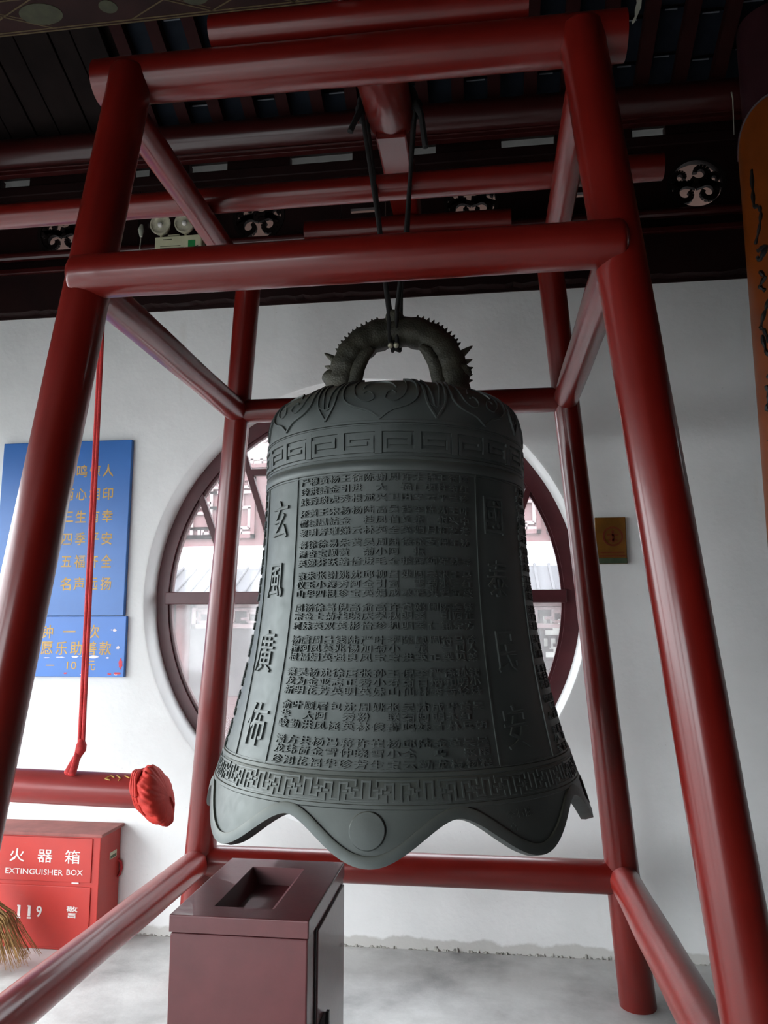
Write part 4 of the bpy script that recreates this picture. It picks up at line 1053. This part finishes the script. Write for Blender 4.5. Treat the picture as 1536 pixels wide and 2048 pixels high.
# ------------------------------------------------------------------ emergency light on the lintel ledge
el = thing('emergency_light', (-1.62, 3.75, 3.487), 'cream twin-lamp emergency light box standing on the dark lintel', 'lamp')
mb = MB(); mb.box(-1.748, -1.482, 3.715, 3.775, 3.486, 3.612); eb = mb.build('light_box', M_CREAM, el, bevel=0.006)
mb = MB(); mb.box(-1.557, -1.517, 3.7135, 3.7155, 3.505, 3.580); mb.build('green_sticker', M_GREEN, eb)
mb = MB()
for i, (x, ww) in enumerate(((-1.70, .05), )): mb.box(x, x + ww, 3.7138, 3.7155, 3.590, 3.594)
mb.box(-1.715, -1.60, 3.7138, 3.7155, 3.552, 3.5545); mb.box(-1.715, -1.58, 3.7138, 3.7155, 3.540, 3.5425); mb.build('faint_print', M_YGREEN, eb)
for x in (-1.722, -1.583):
    mb = MB(); Y0 = 3.735
    vs = []
    prof = [(0.006, 0.03), (0.045, 0.012), (0.058, -0.012), (0.0585, -0.020), (0.052, -0.020), (0.047, -0.014), (0.030, -0.010), (0.014, -0.016), (0.002, -0.018)]
    n = 28
    for (r, y) in prof:
        for k in range(n): vs.append((x + r * cos(2 * pi * k / n), Y0 + y, 3.682 + r * sin(2 * pi * k / n) + (-0.3 * y)))
    mb.add(vs, [(j * n + k, j * n + (k + 1) % n, (j + 1) * n + (k + 1) % n, (j + 1) * n + k) for j in range(len(prof) - 1) for k in range(n)] + [tuple(range(n)), tuple((len(prof) - 1) * n + k for k in range(n))])
    lh = mb.build('lamp_head', M_CHROME, el, smooth=True)
    mb = MB(); mb.tube([(x, Y0 - 0.012, 3.684), (x, Y0 - 0.022, 3.686)], [0.016, 0.013], 12, 'dd'); mb.build('lamp_bulb', M_WHITEINK, lh, smooth=True)
    mb = MB(); mb.tube([(x, Y0 + 0.005, 3.61), (x, Y0 + 0.005, 3.635)], 0.008, 8, 'ff'); mb.build('lamp_stem', M_CREAM, lh)
mb = MB(); mb.tube([(-1.685, 3.745, 3.61), (-1.685, 3.745, 3.632), (-1.62, 3.745, 3.632), (-1.62, 3.745, 3.61)], 0.004, 8, 'ff'); mb.build('carry_handle', M_CREAM, el)
mb = MB(); mb.tube([(-1.50, 3.712, 3.545), (-1.535, 3.71, 3.53), (-1.57, 3.71, 3.505), (-1.60, 3.712, 3.487)], 0.003, 6, 'ff'); mb.build('black_cable', M_BLACK, el)
# porcelain hook beside the lamp
hk = thing('wire_hook', (-1.86, 3.79, 3.66), 'pale metal hook with thin wire on the dark frieze beside the emergency light', 'hook')
mb = MB(); mb.tube([(-1.868, 3.80, 3.735), (-1.866, 3.79, 3.70), (-1.862, 3.785, 3.66)], [0.010, 0.018, 0.008], 10, 'dd'); mb.build('hook_plate', M_SCRAP, hk, smooth=True)
mb = MB(); mb.tube([(-1.862, 3.785, 3.66), (-1.865, 3.78, 3.58), (-1.85, 3.78, 3.53), (-1.80, 3.77, 3.50), (-1.75, 3.76, 3.495)], 0.0025, 6, 'ff'); mb.build('thin_wire', M_SCRAP, hk)

# ------------------------------------------------------------------ column with curved couplet board
CC = (1.445, 3.55); CR = 0.170
mb = MB(); mb.tube([(CC[0], CC[1], 0.0), (CC[0], CC[1], 1.5), (CC[0], CC[1], 4.4)], [CR, CR, CR * 0.97], 40, 'ff', 0.004)
tag(mb.build('round_column', M_PURPLE, smooth=True), 'thick dark round column at the edge behind the orange board', 'column', kind='structure')
cb = thing('couplet_board', (CC[0], CC[1] - CR, 1.0), 'curved orange board with black brush characters wrapped on the dark column', 'board')
view = atan2(CC[0], CC[1])           # the board faces the hall
def CBP(phi, z, r): return V((CC[0] + r * sin(phi), CC[1] - r * cos(phi), z))
mb = MB(); n = 40; vs = []
for i in range(n + 1):
    ph = R_(-100 + 200 * i / n); tt = abs(ph) / R_(100)
    zt2 = 3.92 - 0.19 * tt ** 2.6; zb2 = 0.9
    for (r, z) in ((0.173, zb2), (0.195, zb2), (0.195, zt2), (0.173, zt2)): vs.append(CBP(ph - view * 0.4, z, r))
fs = []
for i in range(n):
    a = i * 4; b_ = a + 4
    fs += [(a + k, b_ + k, b_ + (k + 1) % 4, a + (k + 1) % 4) for k in range(4)]
fs += [(0, 1, 2, 3), (4 * n, 4 * n + 3, 4 * n + 2, 4 * n + 1)]
mb.add(vs, fs); cbo = mb.build('board_panel', M_ORANGE, cb, smooth=True, angle=30)
mb = MB()      # dark raised edge
pts = []
for i in range(n + 1):
    ph = R_(-100 + 200 * i / n); tt = abs(ph) / R_(100); pts.append(CBP(ph - view * 0.4, 3.925 - 0.19 * tt ** 2.6, 0.190))
mb.tube(pts, 0.011, 8, 'ff'); mb.build('board_edge', M_PURPLE, cb, smooth=True)
rr = random.Random(15)
def stroke(pts, r0):
    r0 *= 1.35; mb = MB(); P = [CBP(R_(a), z, 0.1965) for a, z in pts]
    fin = []
    for i in range(len(P) - 1):
        for j in range(5): fin.append(P[i].lerp(P[i + 1], j / 5))
    fin.append(P[-1]); m = len(fin)
    # keep the brush line on the curved face
    q = []
    for p in fin:
        a = atan2(p.x - CC[0], -(p.y - CC[1])); q.append(CBP(a, p.z, 0.1955))
    mb.tube(q, [r0 * (0.45 + 0.75 * abs(sin(i * 0.7 + r0 * 900)) * (1 - 0.3 * i / m)) for i in range(m)], 6, 'dd', squash=(1, 1)); return mb
for pts, r0 in (([(-66, 3.60), (-67, 3.50), (-67, 3.42), (-58, 3.40), (-57, 3.36), (-61, 3.30), (-69, 3.24)], 0.0075),
                ([(-66, 3.20), (-52, 3.20), (-63, 3.15), (-68, 3.17)], 0.010), ([(-66, 3.10), (-58, 3.06), (-68, 3.03), (-60, 3.0)], 0.008),
                ([(-55, 2.95), (-63, 2.90), (-72, 2.84), (-66, 2.82), (-60, 2.76)], 0.008), ([(-70, 2.80), (-66, 2.72), (-57, 2.68), (-60, 2.63), (-66, 2.60)], 0.008),
                ([(-68, 2.56), (-66, 2.50), (-72, 2.46), (-60, 2.42), (-57, 2.38), (-66, 2.36)], 0.009), ([(-70, 2.32), (-62, 2.28), (-58, 2.25), (-67, 2.22)], 0.009),
                ([(-68, 2.18), (-72, 2.12), (-60, 2.08), (-64, 2.02)], 0.009), ([(-62, 1.96), (-70, 1.90), (-60, 1.84), (-66, 1.78), (-58, 1.72)], 0.009), ([(-66, 1.66), (-58, 1.60), (-68, 1.52), (-60, 1.45)], 0.009)):
    stroke(pts, r0).build('brush_stroke', M_INK, cb, smooth=True)

# pale scrap caught on the roof tiles, thin rod by the column
mb = MB(); ps = [(-.012, .055), (-.004, .035), (.006, .038), (.012, .058), (.018, .055), (.014, .02), (.016, -.01), (.006, -.04), (-.004, -.075), (-.014, -.085), (-.02, -.075), (-.008, -.05), (-.012, -.02), (-.008, .01), (-.018, .05)]
yb = 3.42; c0 = V((0.795, yb, roofz(yb))) + NN * 0.058
vs = [c0 + V((x, 0, 0)) - A * y for x, y in ps] + [c0 + V((x, 0, 0)) - A * y + NN * 0.003 for x, y in ps]; n = len(ps)
mb.add(vs, [tuple(range(n)), tuple(range(n, 2 * n))[::-1]] + [(k, (k + 1) % n, n + (k + 1) % n, n + k) for k in range(n)])
tag(mb.build('torn_scrap', M_SCRAP), 'pale torn scrap stuck under the roof tiles above the right post', 'scrap')
mb = MB(); mb.tube([(1.255, 3.62, 4.11), (1.252, 3.60, 4.06), (1.245, 3.60, 3.87)], [0.004, 0.003, 0.002], 6, 'dd')
tag(mb.build('hanging_wire', M_SCRAP), 'thin pale wire hanging under the eave beam by the dark column', 'wire')

# ------------------------------------------------------------------ courtyard outside
mb = MB(); mb.box(-40, 40, -30, 40, -0.9, -0.62)
tag(mb.build('ground', M_PAVE), 'pale courtyard paving outside the hall', 'ground', kind='structure')
cy = thing('courtyard_building', (-1.8, 11.3, -0.6), 'hazy red two-storey courtyard hall with lattice windows seen through the round window', 'building')
mb = MB(); mb.box(-9, 6, 11.05, 11.2, 2.36, 2.72); mb.build('white_band', M_OWHITE, cy)
mb = MB(); mb.box(-9, 6, 11.12, 11.25, 2.72, 5.2); mb.build('upper_wall', M_FACADE, cy)
mb = MB(); vs = [(-9, 10.2, 1.93), (6, 10.2, 1.93), (6, 11.1, 2.40), (-9, 11.1, 2.40), (-9, 10.2, 1.85), (6, 10.2, 1.85), (6, 11.1, 2.32), (-9, 11.1, 2.32)]
mb.add(vs, [(0, 1, 2, 3), (7, 6, 5, 4), (0, 4, 5, 1), (1, 5, 6, 2), (2, 6, 7, 3), (3, 7, 4, 0)]); er = mb.build('skirt_roof', M_OGREY, cy)
mb = MB()
for i in range(75): mb.tube([(-8.9 + 0.2 * i, 10.18, 1.94), (-8.9 + 0.2 * i, 11.08, 2.41)], 0.022, 8, 'ff')
o = mb.build('tile_rib', M_OGREY, er); o['kind'] = 'stuff'
def lattice_panel(x0, x1, z0, z1, y, rows, cols, wd, name='lattice_window', mats=(M_FACADE2, M_FACADE), backlit=None, parent=None):
    mb = MB()
    for (a, b_, c, d) in ((x0, x1, z0, z0 + .06), (x0, x1, z1 - .06, z1), (x0, x0 + .06, z0, z1), (x1 - .06, x1, z0, z1)): mb.box(a, b_, y - .05, y, c, d)
    o = mb.build(name, mats[1], cy)
    mb = MB(); w_ = (x1 - x0) / cols; h_ = (z1 - z0) / rows
    for r in range(rows):
        for c in range(cols):
            X, Z = x0 + c * w_, z0 + r * h_
            k = (r + c) % 2
            if k: segs = [((0, .5), (.7, .5)), ((.7, .5), (.7, 1)), ((.3, 0), (.3, .5)), ((.3, .25), (1, .25))]
            else: segs = [((.3, .5), (1, .5)), ((.3, .5), (.3, 1)), ((.7, 0), (.7, .5)), ((0, .75), (.3, .75))]
            for p, q in segs: bar_xz(mb, (X + p[0] * w_, Z + p[1] * h_), (X + q[0] * w_, Z + q[1] * h_), wd, y - .04, y - .01)
    mb.build('lattice_grid', mats[0], o)
    if backlit:
        mb = MB(); mb.box(x0 + .02, x1 - .02, y - .006, y + .01, z0 + .02, z1 - .02); mb.build('backlit_sheet', backlit, o)  # added white sheet, paints the backlight behind the bars
for i, x in enumerate((-5.1, -4.62, -2.95, -1.67, -0.39, 0.89, 2.17)):
    lattice_panel(x, x + 1.2, 2.84, 3.78, 11.12, 3, 4, 0.045)
for i, x in enumerate((-4.62, -3.66, -2.62, -1.67, -0.39, 0.89)):
    lattice_panel(x, x + (0.5 if i == 1 else 0.9), 3.92, 4.75, 11.12, 3, 2, 0.05, backlit=M_BACKLIT, mats=(M_FACADE2, M_FACADE))
for x in (-4.75, -3.02, 1.05, 3.0):
    mb = MB(); mb.tube([(x, 11.0, 2.7), (x, 11.0, 5.2)], 0.10, 12, 'ff'); mb.build('upper_column', M_FACADE, cy, smooth=True)
mb = MB(); mb.box(-9, 6, 10.4, 11.4, 5.2, 5.35); mb.build('upper_eave', M_OGREY, cy)
# lower storey
mb = MB(); mb.box(-9, 6, 12.2, 12.35, -0.62, 2.3); mb.build('veranda_wall', M_ODARK, cy)
mb = MB(); mb.box(-9, 6, 10.95, 12.4, 2.2, 2.3); mb.build('veranda_ceiling', M_ODARK, cy)
for x in (-4.45, -1.6, 1.3, 4.0):
    mb = MB(); mb.tube([(x, 11.0, -0.62), (x, 11.0, 2.2)], 0.11, 12, 'ff'); mb.build('lower_column', M_FACADE, cy, smooth=True)
for x0, x1 in ((-4.3, -1.7), (-1.5, 1.2)):
    lattice_panel(x0, x1, 1.50, 1.86, 11.0, 2, 7, 0.04, name='hanging_fascia', mats=(M_FACADE2, M_FACADE2))
for x in (-4.4, -3.75, -3.10, -2.45, -1.8, -1.15, -0.5, 0.15, 0.80):
    mb = MB(); mb.box(x + .01, x + .64, 12.12, 12.2, -0.60, 0.42); mb.box(x + .06, x + .59, 12.10, 12.13, -0.45, 0.30); mb.build('door_panel', M_FACADE, cy)
for x in (0.15, 0.80):
    lattice_panel(x + .02, x + .62, 0.95, 1.78, 12.18, 5, 3, 0.045, name='door_lattice', mats=(M_ODARK, M_ODARK), backlit=M_BACKLIT)
